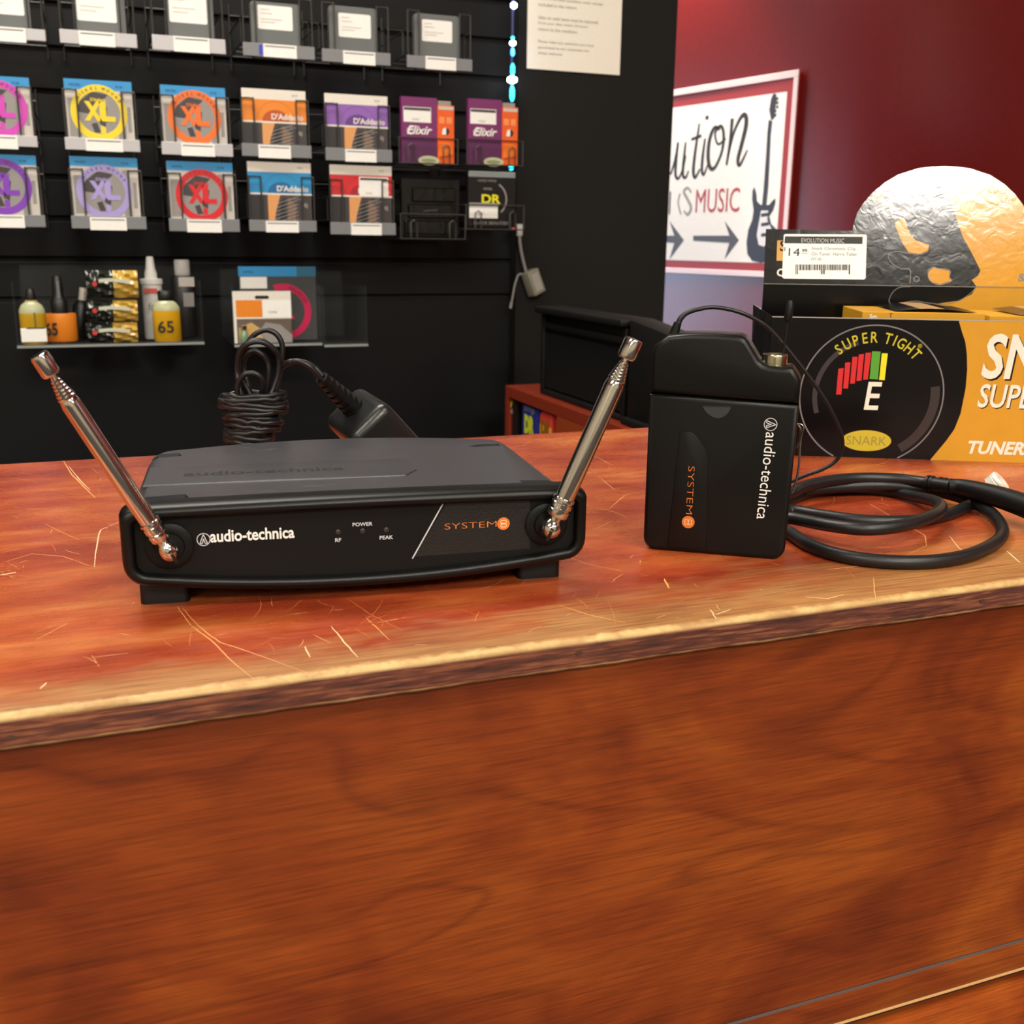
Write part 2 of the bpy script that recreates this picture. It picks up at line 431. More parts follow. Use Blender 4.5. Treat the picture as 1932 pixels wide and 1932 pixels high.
# glazed shop window in the back room, beyond the doorway
DAY = mat('bright_window_pane', (205, 222, 255), 0.3, emit=10.0)
b = MB(); b.box((-2.9, 5.285, 0.25), (-0.9, 5.292, 1.75), DAY); struct(b.build('window_1', smooth=False))
b = MB()
for lo, hi in (((-2.98, 5.26, 0.17), (-0.82, 5.299, 0.25)), ((-2.98, 5.26, 1.75), (-0.82, 5.299, 1.83)), ((-2.98, 5.26, 0.25), (-2.9, 5.299, 1.75)), ((-0.9, 5.26, 0.25), (-0.82, 5.299, 1.75)), ((-1.93, 5.26, 0.25), (-1.87, 5.299, 1.75))): b.box(lo, hi, WHT, 0.004, 1)
struct(b.build('trim_1', smooth=False))
# ceiling light fixtures
LEDM = mat('lamp_diffuser', (255, 240, 214), 0.5, emit=6.0)
for i, (x, y, sx, sy, p) in enumerate(LAMPS):
    t = thing('ceiling_light', 'recessed rectangular ceiling light panel out of view above the shop', 'ceiling light', loc=(x, y, CEIL), group='ceiling light panels')
    b = MB(); w, d = sx/2 + 0.03, sy/2 + 0.03
    for lo, hi in (((-w, -d, -0.02), (w, -d+0.03, 0)), ((-w, d-0.03, -0.02), (w, d, 0)), ((-w, -d, -0.02), (-w+0.03, d, 0)), ((w-0.03, -d, -0.02), (w, d, 0))): b.box(lo, hi, WHT)
    b.build('frame', t, smooth=False)
    b = MB(); b.box((-sx/2, -sy/2, -0.012), (sx/2, sy/2, -0.004), LEDM); b.build('diffuser', t, smooth=False)

# ------------------------------------------------------------------ counter
def nz(x, s=0):
    return math.sin(x*37.1+s)*0.5 + math.sin(x*91.7+s*2.1)*0.3 + math.sin(x*233.3+s*0.7)*0.2
WT = worktop_material(); PM = panel_material()
b = MB(); Y0, Y1, X0, X1 = 0.3587, 0.793, -1.3, 1.16
ns = 900; rows = []
for i in range(ns+1):
    x = X0 + (X1-X0)*i/ns
    r = 0.0022 + 0.0009*nz(x) + (0.0016 if nz(x*1.7, 3) > 0.72 else 0)
    r = max(0.001, r); dy = 0.0003*nz(x*2.3, 1); bz = 0.9872 + 0.0004*nz(x*1.9, 5)
    pts = [(Y1, bz), (Y1, TOP-0.001), (Y1-0.001, TOP), (Y0+0.12, TOP), (Y0+0.03, TOP)]
    for k in range(6):
        a = pi/2*k/5; pts.append((Y0+dy+r-r*math.sin(a), TOP-r+r*math.cos(a)))
    pts += [(Y0+dy, bz+0.001), (Y0+dy+0.001, bz)]
    rows.append([(x, p[0], p[1]) for p in pts])
np_ = len(rows[0]); vs = [p for r_ in rows for p in r_]; fs = []
for i in range(ns):
    for k in range(np_): fs.append((i*np_+k, i*np_+(k+1) % np_, (i+1)*np_+(k+1) % np_, (i+1)*np_+k))
fs.append(tuple(range(np_))[::-1]); fs.append(tuple(ns*np_+k for k in range(np_)))
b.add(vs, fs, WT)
# scratches: thin pale marks in the varnish
SCR = [mat('scratch_pale', (228, 160, 96), 0.5), mat('scratch_faint', (206, 116, 64), 0.4), mat('scratch_white', (236, 196, 150), 0.6)]
CF = Fr((0, 0, TOP), 0)
def scratch(pts, w, m):
    P = [np.array(p) for p in pts]; vs = []; fs = []; n = len(P)
    for i in range(n):
        t = P[min(i+1, n-1)] - P[max(i-1, 0)]; t = t/(np.linalg.norm(t)+1e-9); nn = np.array([-t[1], t[0]])*w/2*(0.35 + 0.65*math.sin(pi*(i+0.5)/n))
        vs += [(P[i][0]+nn[0], P[i][1]+nn[1], TOP+0.00006), (P[i][0]-nn[0], P[i][1]-nn[1], TOP+0.00006)]
    for i in range(n-1): fs.append((2*i, 2*i+1, 2*i+3, 2*i+2))
    b.add(vs, fs, m)
def pxscratch(pp, w, m):
    P = [CF.top(x, y, 0) for x, y in pp]; Q = []
    for i in range(len(P)-1):
        for k in range(5): t = k/5; Q.append((P[i][0]*(1-t)+P[i+1][0]*t + random.gauss(0, 0.0001), P[i][1]*(1-t)+P[i+1][1]*t))
    Q.append(P[-1]); scratch(Q, w, m)
for pp, w, k in (([(178, 1070), (181, 1040), (186, 1010), (190, 1000), (225, 985)], 0.0007, 2), ([(120, 870), (135, 895), (155, 915), (180, 940)], 0.0009, 0),
        ([(130, 880), (150, 905), (170, 925)], 0.0006, 2), ([(335, 1145), (360, 1180), (400, 1210), (440, 1250), (480, 1282)], 0.0005, 0), ([(345, 1148), (375, 1182), (415, 1212), (470, 1230), (580, 1270)], 0.0005, 0),
        ([(625, 1182), (650, 1212), (675, 1240)], 0.0006, 2), ([(690, 1165), (735, 1208)], 0.0004, 0), ([(655, 1130), (700, 1160), (760, 1190)], 0.0004, 1), ([(575, 1220), (585, 1240)], 0.0006, 2),
        ([(1065, 1048), (1110, 1065), (1185, 1080)], 0.0004, 0), ([(1055, 1142), (1110, 1160), (1180, 1175)], 0.0005, 0), ([(1350, 1160), (1378, 1150)], 0.0006, 2), ([(1340, 1150), (1352, 1168)], 0.0006, 2),
        ([(1520, 1126), (1560, 1130), (1592, 1122)], 0.0006, 2), ([(1648, 1090), (1652, 1130)], 0.0005, 0), ([(1253, 1092), (1262, 1110)], 0.0009, 0), ([(1640, 950), (1700, 985), (1745, 1010), (1748, 1030), (1715, 1045)], 0.0005, 0),
        ([(1790, 1010), (1810, 1035), (1830, 1045)], 0.0005, 2), ([(1900, 1040), (1925, 1062)], 0.0008, 2), ([(1560, 1075), (1640, 1066)], 0.0006, 0), ([(10, 1060), (60, 1045), (120, 1050), (170, 1068)], 0.0005, 0),
        ([(0, 1085), (30, 1080)], 0.0016, 2), ([(75, 1300), (88, 1288)], 0.0007, 2), ([(500, 905), (560, 900)], 0.0006, 0), ([(20, 985), (90, 975)], 0.0005, 1), ([(1120, 860), (1160, 880)], 0.0004, 0),
        ([(1150, 960), (1178, 935), (1200, 930)], 0.0005, 0), ([(1130, 900), (1160, 925)], 0.0005, 0), ([(1120, 1000), (1150, 985), (1180, 985)], 0.0004, 0)):
    pxscratch(pp, w, SCR[k])
for i in range(480):
    x = random.uniform(-0.25, 0.72); y = random.uniform(0.365, 0.78); a = random.gauss(0.5, 1.0); L = random.choice((0.006, 0.012, 0.02, 0.035))*random.uniform(0.5, 1.3)
    cv = random.gauss(0, 8); pts = []
    for k in range(7):
        t = k/6*L; pts.append((x + t*math.cos(a + cv*t), y + t*math.sin(a + cv*t)))
    if all(Y0+0.003 < p[1] < Y1-0.002 for p in pts): scratch(pts, random.uniform(0.00015, 0.0004), random.choice((SCR[0], SCR[1], SCR[1], SCR[1])))
for (cx, cy, n_, sp, L0) in ((250, 1010, 46, 55, .012), (15, 1075, 40, 26, .004), (1640, 1010, 30, 90, .010), (1250, 1110, 30, 120, .006), (560, 1180, 40, 200, .012), (1000, 900, 26, 90, .006), (120, 960, 30, 80, .010)):
    for q in range(n_):
        x, y = CF.top(cx+random.gauss(0, sp), cy+random.gauss(0, sp*.35), 0); a = random.uniform(0, pi); L = L0*random.uniform(.3, 1.3); cv = random.gauss(0, 20)
        pts = [(x + L*k/5*math.cos(a+cv*L*k/5), y + L*k/5*math.sin(a+cv*L*k/5)) for k in range(6)]
        if all(Y0+0.003 < p[1] < Y1-0.002 for p in pts): scratch(pts, random.uniform(.0002, .0004), random.choice((SCR[0], SCR[1], SCR[1])))
for (px_, py_) in ((1092, 1231), (1853, 1133), (20, 1391)):   # nail holes in the front edge
    F0 = Fr((0, Y0, TOP), 0); u = F0.uv(px_, py_)
    b.add(*(lambda c, n=14: ([(c[0]+0.0016*math.cos(2*pi*i/n), Y0-0.0005, TOP+c[1]+0.0009*math.sin(2*pi*i/n)) for i in range(n)], [tuple(range(n))]))(u), mat('nail_hole', (74, 48, 34), 0.7))
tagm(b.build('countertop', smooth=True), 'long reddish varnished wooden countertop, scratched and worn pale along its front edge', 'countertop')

t = thing('counter_cabinet', 'reddish brown wooden counter front below the worn countertop', 'counter', loc=(0, 0, 0))
b = MB(); b.box((X0+0.02, 0.3650, 0.789), (X1-0.02, 0.383, 0.9865), PM, 0.0008, 1); b.build('front_panel', t)
b = MB(); b.box((X0+0.02, 0.3640, 0.7712), (X1-0.02, 0.383, 0.7888), PM, 0.001, 2)
b.box((X0+0.02, 0.3636, 0.7704), (X1-0.02, 0.366, 0.7713), mat('rail_edge_highlight', (214, 170, 112), 0.5))  # pale strip paints the highlight along the rail's lower edge
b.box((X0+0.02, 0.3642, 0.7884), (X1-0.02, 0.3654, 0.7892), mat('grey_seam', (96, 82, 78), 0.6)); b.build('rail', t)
b = MB(); b.box((X0+0.02, 0.3720, 0.755), (X1-0.02, 0.383, 0.7705), mat('shaded_gap_wood', (64, 34, 20), 0.6)); b.build('reveal_strip', t)  # gap under the rail: its shade is put into the strip's dark colour
b = MB(); b.box((X0+0.02, 0.3650, 0.05), (X1-0.02, 0.383, 0.7605), panel_material('stained_lower_panel', 1.12), 0.001, 2); b.build('lower_panel', t)
b = MB(); b.box((X0+0.02, 0.383, 0.0), (X1-0.02, 0.775, 0.9860), panel_material('cabinet_carcass', 0.8)); b.build('carcass', t, smooth=False)
#@@PART2
# ------------------------------------------------------------------ wireless receiver
RF = Fr((0.00625, 0.4577, TOP), -6.8)
RC, RH = 0.0965, 0.101                      # centre and half width of its face
def zbot(x): return 0.0125 - 0.0075*(1 - ((x-RC)/RH)**2)
def bezel_outline(ins, n=24, r=0.0105):
    x0, x1, zt = RC-RH+ins, RC+RH-ins, 0.0462-ins; rr = max(r-ins, 0.003); out = []
    zb = lambda x: zbot(x) + ins
    for i in range(7): a = pi/2*i/6; out.append((x1-rr+rr*math.cos(a), zt-rr*0.45+rr*0.45*math.sin(a)))
    for i in range(1, n): out.append((x1-rr-(x1-x0-2*rr)*i/n, zt + 0.0006*math.sin(pi*i/n)))
    for i in range(7): a = pi/2+pi/2*i/6; out.append((x0+rr+rr*math.cos(a), zt-rr*0.45+rr*0.45*math.sin(a)))
    for i in range(7): a = pi+pi/2*i/6; out.append((x0+rr+rr*math.cos(a), zb(x0+rr)+rr+rr*math.sin(a)))
    for i in range(1, n): x = x0+rr+(x1-x0-2*rr)*i/n; out.append((x, zb(x)))
    for i in range(7): a = 1.5*pi+pi/2*i/6; out.append((x1-rr+rr*math.cos(a), zb(x1-rr)+rr+rr*math.sin(a)))
    return out
rx = thing('wireless_receiver', 'black wireless microphone receiver with two chrome antennas on the worn counter', 'receiver', fr=RF)
# body shell: plan outline, front edge straight, back edge bowed
def body_plan(ins=0.0, n=18):
    x0, x1 = RC-0.0975+ins, RC+0.0925-ins; out = [(x0, 0.0), (x1, 0.0)]
    yb = lambda x: 0.108 + 0.024*(1-((x-RC)/0.096)**2) - ins
    r = 0.012
    out.append((x1, yb(x1)-r))
    for i in range(1, 6): a = pi/2*i/6; out.append((x1-r+r*math.cos(a), yb(x1-r)-r+r*math.sin(a)))
    for i in range(n+1): x = x1-r-(x1-x0-2*r)*i/n; out.append((x, yb(x)))
    for i in range(1, 6): a = pi/2+pi/2*i/6; out.append((x0+r+r*math.cos(a), yb(x0+r)-r+r*math.sin(a)))
    out.append((x0, yb(x0)-r)); return out
b = MB(); n = None; rings = []
for ins, z in ((0.003, 0.0095), (0.0, 0.013), (0.0, 0.036), (0.0006, 0.0405), (0.0028, 0.0443), (0.0065, 0.0464)):
    rings.append([(p[0], max(p[1], -0.0), z) for p in body_plan(ins)])
m_ = len(rings[0]); vs = [p for r_ in rings for p in r_]; fs = []
for i in range(len(rings)-1):
    for k in range(m_): fs.append((i*m_+k, i*m_+(k+1) % m_, (i+1)*m_+(k+1) % m_, (i+1)*m_+k))
fs.append(tuple(range(m_))[::-1]); fs.append(tuple((len(rings)-1)*m_+k for k in range(m_)))
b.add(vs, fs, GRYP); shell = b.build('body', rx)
# corner recesses cut into the lid
def wedge(pts, depth):
    w = MB(); lo = [(p[0], p[1], 0.0475) for p in pts]; hi = [(p[0], p[1], 0.0464 - d) for p, d in zip(pts, depth)]
    k = len(pts); w.add(hi + lo, [tuple(range(k)), tuple(range(k, 2*k))[::-1]] + [(i, k+i, k+(i+1) % k, (i+1) % k) for i in range(k)], GRYP)
    return w.build('cutter', None, smooth=False)
def T(px, py): return RF.top(px, py, 0.0464)
cut = [wedge([T(272, 938), T(300, 936), T(350, 932), T(356, 938), T(354, 947), T(340, 949), T(272, 950)], [0.0034, 0.003, 0.002, 0.002, 0.002, 0.003, 0.0045]),
       wedge([T(980, 906), T(1046, 906), T(1062, 915), T(992, 917)], [0.0015, 0.003, 0.004, 0.002]),
       wedge([T(272, 864), T(298, 857), T(338, 855), T(343, 860), T(330, 863)], [0.003, 0.002, 0.0014, 0.0014, 0.002]),
       wedge([T(884, 842), T(900, 838.5), T(940, 837), T(944, 841), T(895, 843)], [0.0014, 0.0014, 0.003, 0.003, 0.0014])]
for c in cut:
    md = shell.modifiers.new('cut', 'BOOLEAN'); md.object = c; md.operation = 'DIFFERENCE'; md.solver = 'EXACT'
    c.parent = rx
bpy.context.view_layer.update()
me = bpy.data.meshes.new_from_object(shell.evaluated_get(bpy.context.evaluated_depsgraph_get()))
shell.modifiers.clear(); shell.data = me; me.set_sharp_from_angle(angle=math.radians(38))
for c in cut: bpy.data.objects.remove(c)
# raised centre plate of the lid with debossed lettering
b = MB(); L0, L1 = T(262, 918), T(262, 893)
yA = 0.5*(T(300, 921)[1] + T(640, 900)[1]); yB = 0.5*(T(330, 885)[1]+T(700, 866)[1])
pl = [(0.003, yA), (T(760, 890)[0], yA), (T(775, 872)[0], yA+0.012), (T(768, 868)[0], yB-0.004), (T(752, 866)[0], yB), (0.003, yB)]
b.slab(pl, 0.0460, 0.0471, GRYP, 0.0006, 3); LIDP = b
b = MB(); Mt = Matrix(((1, 0, 0, 0), (0, 0, 1, 0), (0, -1, 0, 0), (0, 0, 0, 1)))
DEB = mat('debossed_black', (14, 14, 15), 0.6)
def toptext(st, x, y, h, w, bold=0.02):
    vs, fs = glyphs(st, bold, 0.0); X = [v[0] for v in vs]; Z = [v[1] for v in vs]
    b.add([(x+(v[0]-min(X))*w/(max(X)-min(X)), y+(v[1]-min(Z))*h/(max(Z)-min(Z)), 0.04716) for v in vs], fs, DEB)
tx0 = T(345, 905)[0]; tx1 = T(648, 884)[0]
toptext('audio-technica', tx0, 0.5*(yA+yB)-0.004, 0.0085, tx1-tx0)
b.build('lid_lettering', rx, smooth=False, label='debossed dark lettering')
b = LIDP
SCUF = mat('pale_scuff', (120, 122, 126), 0.6)
for (px_, py_, L) in ((490, 928, .006), (470, 927, .002), (430, 932, .001), (408, 933, .001), (560, 918, .01), (600, 905, .008), (690, 905, .004), (700, 915, .005), (720, 902, .002), (500, 848, .006), (620, 915, .003), (675, 918, .002), (455, 846, .004)):
    x, y = T(px_, py_); z = 0.04718 if yA < y < yB and x < pl[1][0] else 0.04648
    for q in range(2):
        ox, oy, a = random.gauss(0, .002), random.gauss(0, .001), random.gauss(0, .3)
        b.add([(x+ox, y+oy, z), (x+ox+L*math.cos(a), y+oy+L*math.sin(a), z), (x+ox+L*math.cos(a), y+oy+L*math.sin(a)+.0003, z), (x+ox, y+oy+.00025, z)], [(0, 1, 2, 3)], SCUF)
b.build('lid_plate', rx)
# bezel
b = MB(); prof = [(0.0, 0.0), (0.0, -0.006), (0.0008, -0.0108), (0.0022, -0.0126), (0.0042, -0.0129), (0.0055, -0.0118), (0.0060, -0.0098), (0.0062, -0.006)]
rings = [[(p[0], y, p[1]) for p in bezel_outline(i_)] for i_, y in prof]; m_ = len(rings[0])
vs = [p for r_ in rings for p in r_]; fs = []
for i in range(len(rings)-1):
    for k in range(m_): fs.append((i*m_+k, (i+1)*m_+k, (i+1)*m_+(k+1) % m_, i*m_+(k+1) % m_))
fs.append(tuple(range(m_)))
b.add(vs, fs, BLK); b.build('bezel', rx, ang=50)
PY = -0.0088
b = MB(); b.prism(bezel_outline(0.0060), PY, PY+0.003, BLKP)
HEX = mat('hex_texture_panel', (13, 14, 14), 0.42, bump=0.25, bscale=1500)
pr = [RF.uv(842, 950, PY), RF.uv(1000, 938, PY), RF.uv(1000, 1035, PY), RF.uv(782, 1050, PY)]
b.flat(pr, PY-0.0001, HEX)
face = b.build('front_panel', rx, smooth=False)
b = MB(); yl = PY-0.0002
def fit(b, fr, st, p0, p1, yl, m, **kw):
    """lettering whose box runs from pixel p0 (lower left) to p1 (upper right)"""
    a = fr.uv(*p0, yl); c = fr.uv(*p1, yl); b.text(st, a[0], a[1], c[1]-a[1], yl, m, w=c[0]-a[0], **kw)
a0 = RF.uv(397, 1023, yl); a1 = RF.uv(556, 1018, yl)
b.text('audio-technica', a0[0], a0[1]-0.0002, 0.0053, yl, WHT, w=a1[0]-a0[0], bold=0.024)
def at_mark(b, cx, cz, r, yl, m, rot=0):
    b.ring(cx, cz, r*0.88, r, yl, m, n=40)
    R = lambda x, z: (cx + r*(x*math.cos(rot)-z*math.sin(rot)), cz + r*(x*math.sin(rot)+z*math.cos(rot)))
    for q in (((-.55, -.6), (0, .8)), ((0, .8), (.55, -.6)), ((-.2, -.6), (0.0, .15)), ((0, .15), (.2, -.6)), ((-.55, -.6), (-.2, -.6)), ((.2, -.6), (.55, -.6))):
        b.stroke([R(*q[0]), R(*q[1])], r*0.13, yl, m, sm=0)
c_ = RF.uv(384, 1018, yl); at_mark(b, c_[0], c_[1], 0.0028, yl, SILV)
b.build('maker_lettering', face, smooth=False, label='white maker name with round mark')
b = MB()
for st, px_, py_, h in (('POWER', 684, 989, 0.0017), ('RF', 638, 1019, 0.0017), ('PEAK', 729, 1014, 0.0017)):
    u = RF.uv(px_, py_, yl); b.text(st, u[0], u[1], h, yl, SILV, bold=0.018, xs=1.08, anchor='c')
b.build('indicator_lettering', face, smooth=False)
for px_, py_ in ((638, 1004), (684, 1002), (729, 1000)):
    b = MB(); u = RF.uv(px_, py_, yl); M = Matrix.Translation((u[0], PY, u[1])) @ Matrix.Rotation(pi/2, 4, 'X')
    b.lathe([(0.0011, -0.0001), (0.0011, 0.0002), (0.0006, 0.0004)], mat('unlit_indicator', (46, 46, 48), 0.35), M, 16); b.build('indicator_lamp', face)
b = MB(); b.stroke([RF.uv(840, 943, yl), RF.uv(778, 1054, yl)], 0.0006, yl, SILV, sm=0); b.build('stripe', face, smooth=False)
b = MB(); a = RF.uv(839, 1000, yl); c = RF.uv(937, 986, yl); OR = mat('copper_orange_print', (214, 118, 48), 0.45)
b.text('SYSTEM', a[0], a[1]+0.0002, 0.0027, yl, OR, w=c[0]-a[0], bold=-0.016)
c = RF.uv(950, 988, yl); b.disc(c[0], c[1], 0.0029, yl, OR)
for dz in (-0.00085, 0.00085):
    b.stroke([(c[0]-.0011, c[1]+dz-.0007), (c[0]+.0011, c[1]+dz-.0007), (c[0]+.0013, c[1]+dz), (c[0]+.0011, c[1]+dz+.0007), (c[0]-.0011, c[1]+dz+.0007), (c[0]-.0013, c[1]+dz), (c[0]-.0011, c[1]+dz-.0007)], 0.00035, yl-0.0001, mat('pale_orange', (246, 214, 160), 0.5), sm=0)
b.build('series_lettering', face, smooth=False, label='orange series name with a number in a disc')
# feet
for x0, x1, y0, y1 in ((0.0006, 0.0212, 0.0, 0.026), (0.168, 0.1885, 0.0, 0.026), (0.004, 0.022, 0.085, 0.104), (0.165, 0.184, 0.085, 0.104)):
    b = MB(); b.slab(rrect(x0, y0, x1, y1, 0.003), 0.0, 0.0135, RUB, 0.0008, 2)
    b.build('foot', rx)
# telescopic antennas
def antenna(pb, pt, yb, yt, k, sc=1.0):
    P0 = Vector(RF.p3(*pb, yb)); P1 = Vector(RF.p3(*pt, yt)); ax = (P1-P0); Lg = ax.length; ax.normalize()
    q = ax.to_track_quat('Z', 'Y').to_matrix().to_4x4(); M = Matrix.Translation(P0) @ q @ Matrix.Diagonal((sc, sc, 1, 1))
    a = bpy.data.objects.new('antenna', None); COL.objects.link(a); a.parent = rx; a.empty_display_size = 0.01
    b = MB(); Mp = Matrix.Translation((P0.x, PY-0.0002, P0.z)) @ Matrix.Rotation(pi/2, 4, 'X')
    b.lathe([(0.0098, 0.0), (0.0098, 0.0012), (0.009, 0.0018), (0.0062, 0.0018), (0.0058, 0.0030), (0.0045, 0.0030)], BLKP, Mp, 36); b.build('socket', a)
    b = MB(); b.lathe([(0.0001, -0.0047), (0.0018, -0.0044), (0.0033, -0.0033), (0.0043, -0.0018), (0.0046, 0), (0.0043, 0.0018), (0.0034, 0.0032), (0.0026, 0.0042), (0.0026, 0.0068)], CHR, M, 28)
    b.lathe([(0.0034, -0.001), (0.0034, 0.006)], CHR, Matrix.Translation((P0.x, P0.y+0.0045, P0.z)) @ Matrix.Rotation(pi/2, 4, 'X'), 24)
    b.build('ball_joint', a)
    b = MB(); b.box((-0.0045, -0.0007, -0.0048), (0.0045, 0.0007, 0.0012), mat('slot_dark', (40, 36, 32), 0.4, 0.6), M=M); b.build('joint_slot', a)
    b = MB(); h = 0.0058; b.lathe([(0.0030, h), (0.0045, h+0.0004), (0.0049, h+0.001), (0.0049, h+0.0036), (0.0044, h+0.0040), (0.0044, h+0.0046), (0.0049, h+0.0050), (0.0049, h+0.0070), (0.0045, h+0.0074), (0.0045, h+0.008), (0.0051, h+0.0084), (0.0050, h+0.0094), (0.0040, h+0.0098)], CHR, M, 32); b.build('collar', a)
    b = MB(); h2 = Lg-0.0190; b.lathe([(0.0042, h+0.009), (0.0043, h+0.0096), (0.0044, h2*0.5), (0.0044, h2-0.003), (0.0041, h2-0.001), (0.0036, h2)], CHR, M, 40); b.build('tube', a)
    b = MB(); pr_ = [(0.0036, h2-0.0005)]
    nseg = 6
    for i in range(nseg):
        r0 = 0.0041 - 0.0022*i/nseg; z0 = h2 + 0.0085*i/nseg; pr_ += [(r0, z0), (r0+0.00005, z0+0.0008), (r0-0.00035, z0+0.0011), (r0-0.0004, z0+0.0015)]
    pr_ += [(0.0015, h2+0.0088), (0.0014, Lg-0.0085)]
    b.lathe(pr_, CHR, M, 32); b.build('inner_sections', a)
    b = MB(); h3 = Lg-0.0092; b.lathe([(0.0012, h3), (0.0036, h3+0.0002), (0.0040, h3+0.0007), (0.0042, h3+0.0015), (0.0042, Lg-0.0012), (0.0038, Lg-0.0002), (0.0034, Lg), (0.0001, Lg+0.0002)], CHR, M, 32); b.build('tip_cap', a)
antenna((318, 1040), (72, 668), -0.0175, -0.030, 0, 0.86)
antenna((1040, 997), (1197, 640), -0.0175, -0.026, 1)

# ------------------------------------------------------------------ bodypack transmitter
g = Fr((0, 0, TOP), 0).top(1212, 1036, 0)
TF = Fr((g[0], g[1], TOP), -36)
tp = thing('bodypack_transmitter', 'black wireless bodypack transmitter standing upright on the counter', 'transmitter', fr=TF)
TD = 0.0235
U = lambda x, y, yl=0: TF.uv(x, y, yl)
zseam_l, zseam_r = U(1222, 741)[1], U(1508, 763)[1]
W_ = 0.0722
def seam(x): return zseam_l + (zseam_r - zseam_l)*x/W_
up = [(0.0, seam(0)), (0.0006, 0.101), (0.0016, 0.1044), (0.0045, 0.1066), U(1260, 633), U(1300, 629.5), U(1350, 630), U(1392, 633), U(1404, 637), U(1411, 644), U(1425, 667), U(1432, 680), U(1440, 687), U(1455, 691), U(1480, 693), U(1496, 694), (0.0705, 0.0928), (W_, 0.0900), (W_, seam(W_))]
b = MB(); b.prism(up, 0.0, TD, BLK, 0.0028, 4); b.build('upper_housing', tp, ang=50)
r = 0.0065
lo = [(0.0, seam(0)-0.0004), (W_, seam(W_)-0.0004)]
for i in range(7): a = -pi/2*i/6; lo.append((W_-0.0012-r+r*math.cos(a), r+r*math.sin(a)))
for i in range(7): a = -pi/2-pi/2*i/6; lo.append((r+r*math.cos(a), r+r*math.sin(a)))
b = MB(); b.prism(lo, 0.0, TD, BLKP if 0 else BLK, 0.0024, 4); b.build('battery_cover', tp, ang=50)
c8 = lambda cx, cy: U(*crop(cx, cy, 1190, 560, 3.646), -0.0004)
b = MB(); b.prism([c8(520, 1735), c8(528, 1400), c8(535, 1110), c8(515, 1050), c8(470, 985), c8(430, 938), c8(405, 928), c8(340, 928), c8(250, 1725)], -0.0006, 0.002, BLK, 0.0003, 2); b.build('raised_plate', tp)
b = MB(); pts = [c8(495, 752), c8(692, 752)]
for cx, cy in ((685, 775), (665, 805), (635, 828), (600, 836), (565, 828), (530, 805), (507, 778)): pts.append(c8(cx, cy))
b.flat(pts, -0.0003, mat('grip_grey', (50, 54, 56), 0.35)); 
b.stroke([c8(492, 750), c8(695, 753)], 0.0006, -0.0005, mat('recess_black', (8, 8, 8), 0.6), sm=0); b.build('thumb_grip', tp)
b = MB(); yl = -0.0004
for p0, p1, st in (((965, 925), (910, 1525), 'audio-technica'),):
    A = c8(975, 928); B = c8(908, 1525); ln = A[1]-B[1]; ang_ = math.degrees(math.atan2(B[1]-A[1], B[0]-A[0]))
    vs, fs = glyphs(st, 0.03, 0); X = [v[0] for v in vs]; Z = [v[1] for v in vs]
    h = 0.0056; A0 = c8(930, 930)
    b.text(st, A0[0], A0[1], h, yl, WHT, w=ln, rot=ang_)
c_ = c8(962, 878); at_mark(b, c_[0], c_[1], 0.0032, yl, SILV, rot=-pi/2)
b.build('maker_lettering', tp, smooth=False, label='white maker name reading downwards')
b = MB(); yl = -0.0009; A0 = c8(398, 1163); B = c8(380, 1492); ang_ = math.degrees(math.atan2(B[1]-A0[1], B[0]-A0[0]))
b.text('SYSTEM', A0[0], A0[1], 0.0031, yl, OR, w=math.hypot(A0[0]-B[0], A0[1]-B[1]), rot=ang_, bold=-0.016)
c = c8(396, 1548); b.disc(c[0], c[1], 0.0032, yl, OR)
for dz in (-0.0009, 0.0009):
    b.stroke([(c[0]+dz-.0008, c[1]-.0012), (c[0]+dz+.0008, c[1]-.0012), (c[0]+dz+.0008, c[1]+.0012), (c[0]+dz-.0008, c[1]+.0012), (c[0]+dz-.0008, c[1]-.0012)], 0.00035, yl-0.0001, mat('pale_orange', (246, 214, 160), 0.5), sm=0)
b.build('series_lettering', tp, smooth=False, label='orange series name with a number in a disc')
u0, u1 = U(1436, 690, TD/2), U(1485, 690, TD/2); cx = (u0[0]+u1[0])/2; rr = (u1[0]-u0[0])/2; zt = U(1460, 670, TD/2-rr)[1]
zs_ = 0.0925
b = MB(); M = Matrix.Translation((cx, TD/2, 0))
b.lathe([(rr, zs_), (rr, zs_+0.0012), (rr*0.97, zs_+0.0014), (rr*0.97, zs_+0.002), (rr, zs_+0.0022), (rr, zt-0.0008), (rr*0.94, zt), (rr*0.78, zt), (rr*0.76, zt-0.002), (0.0002, zt-0.002)], CHRD, M, 32)
b.box((cx-0.0006, TD/2-rr-0.0002, zs_+0.0012), (cx+0.0008, TD/2-rr+0.0006, zt-0.001), CHRD); b.build('connector', tp, label='nickel connector socket')
b = MB(); yr = TD*0.72
p_ = [TF.p3(1473, 690, yr), TF.p3(1487, 603, yr)]; p_[0] = (p_[0][0], yr, 0.0915)
b.tube(p_, 0.00075, RUB, 10); q0, q1 = TF.p3(1486, 606, yr), TF.p3(1492, 567, yr)
b.tube([q0, tuple(np.array(q0)*.9+np.array(q1)*.1), tuple(np.array(q0)*.15+np.array(q1)*.85), q1], [0.0017, 0.0021, 0.0018, 0.0010], RUB, 14); b.build('rod_antenna', tp, label='short thin rod antenna with a rubber tip')
pp = [(1279, 612), (1285, 600), (1297, 590), (1320, 583), (1350, 580), (1398, 590), (1445, 615), (1482, 655), (1520, 703), (1555, 752), (1580, 800), (1590, 835), (1581, 865), (1555, 884), (1520, 897), (1485, 912)]
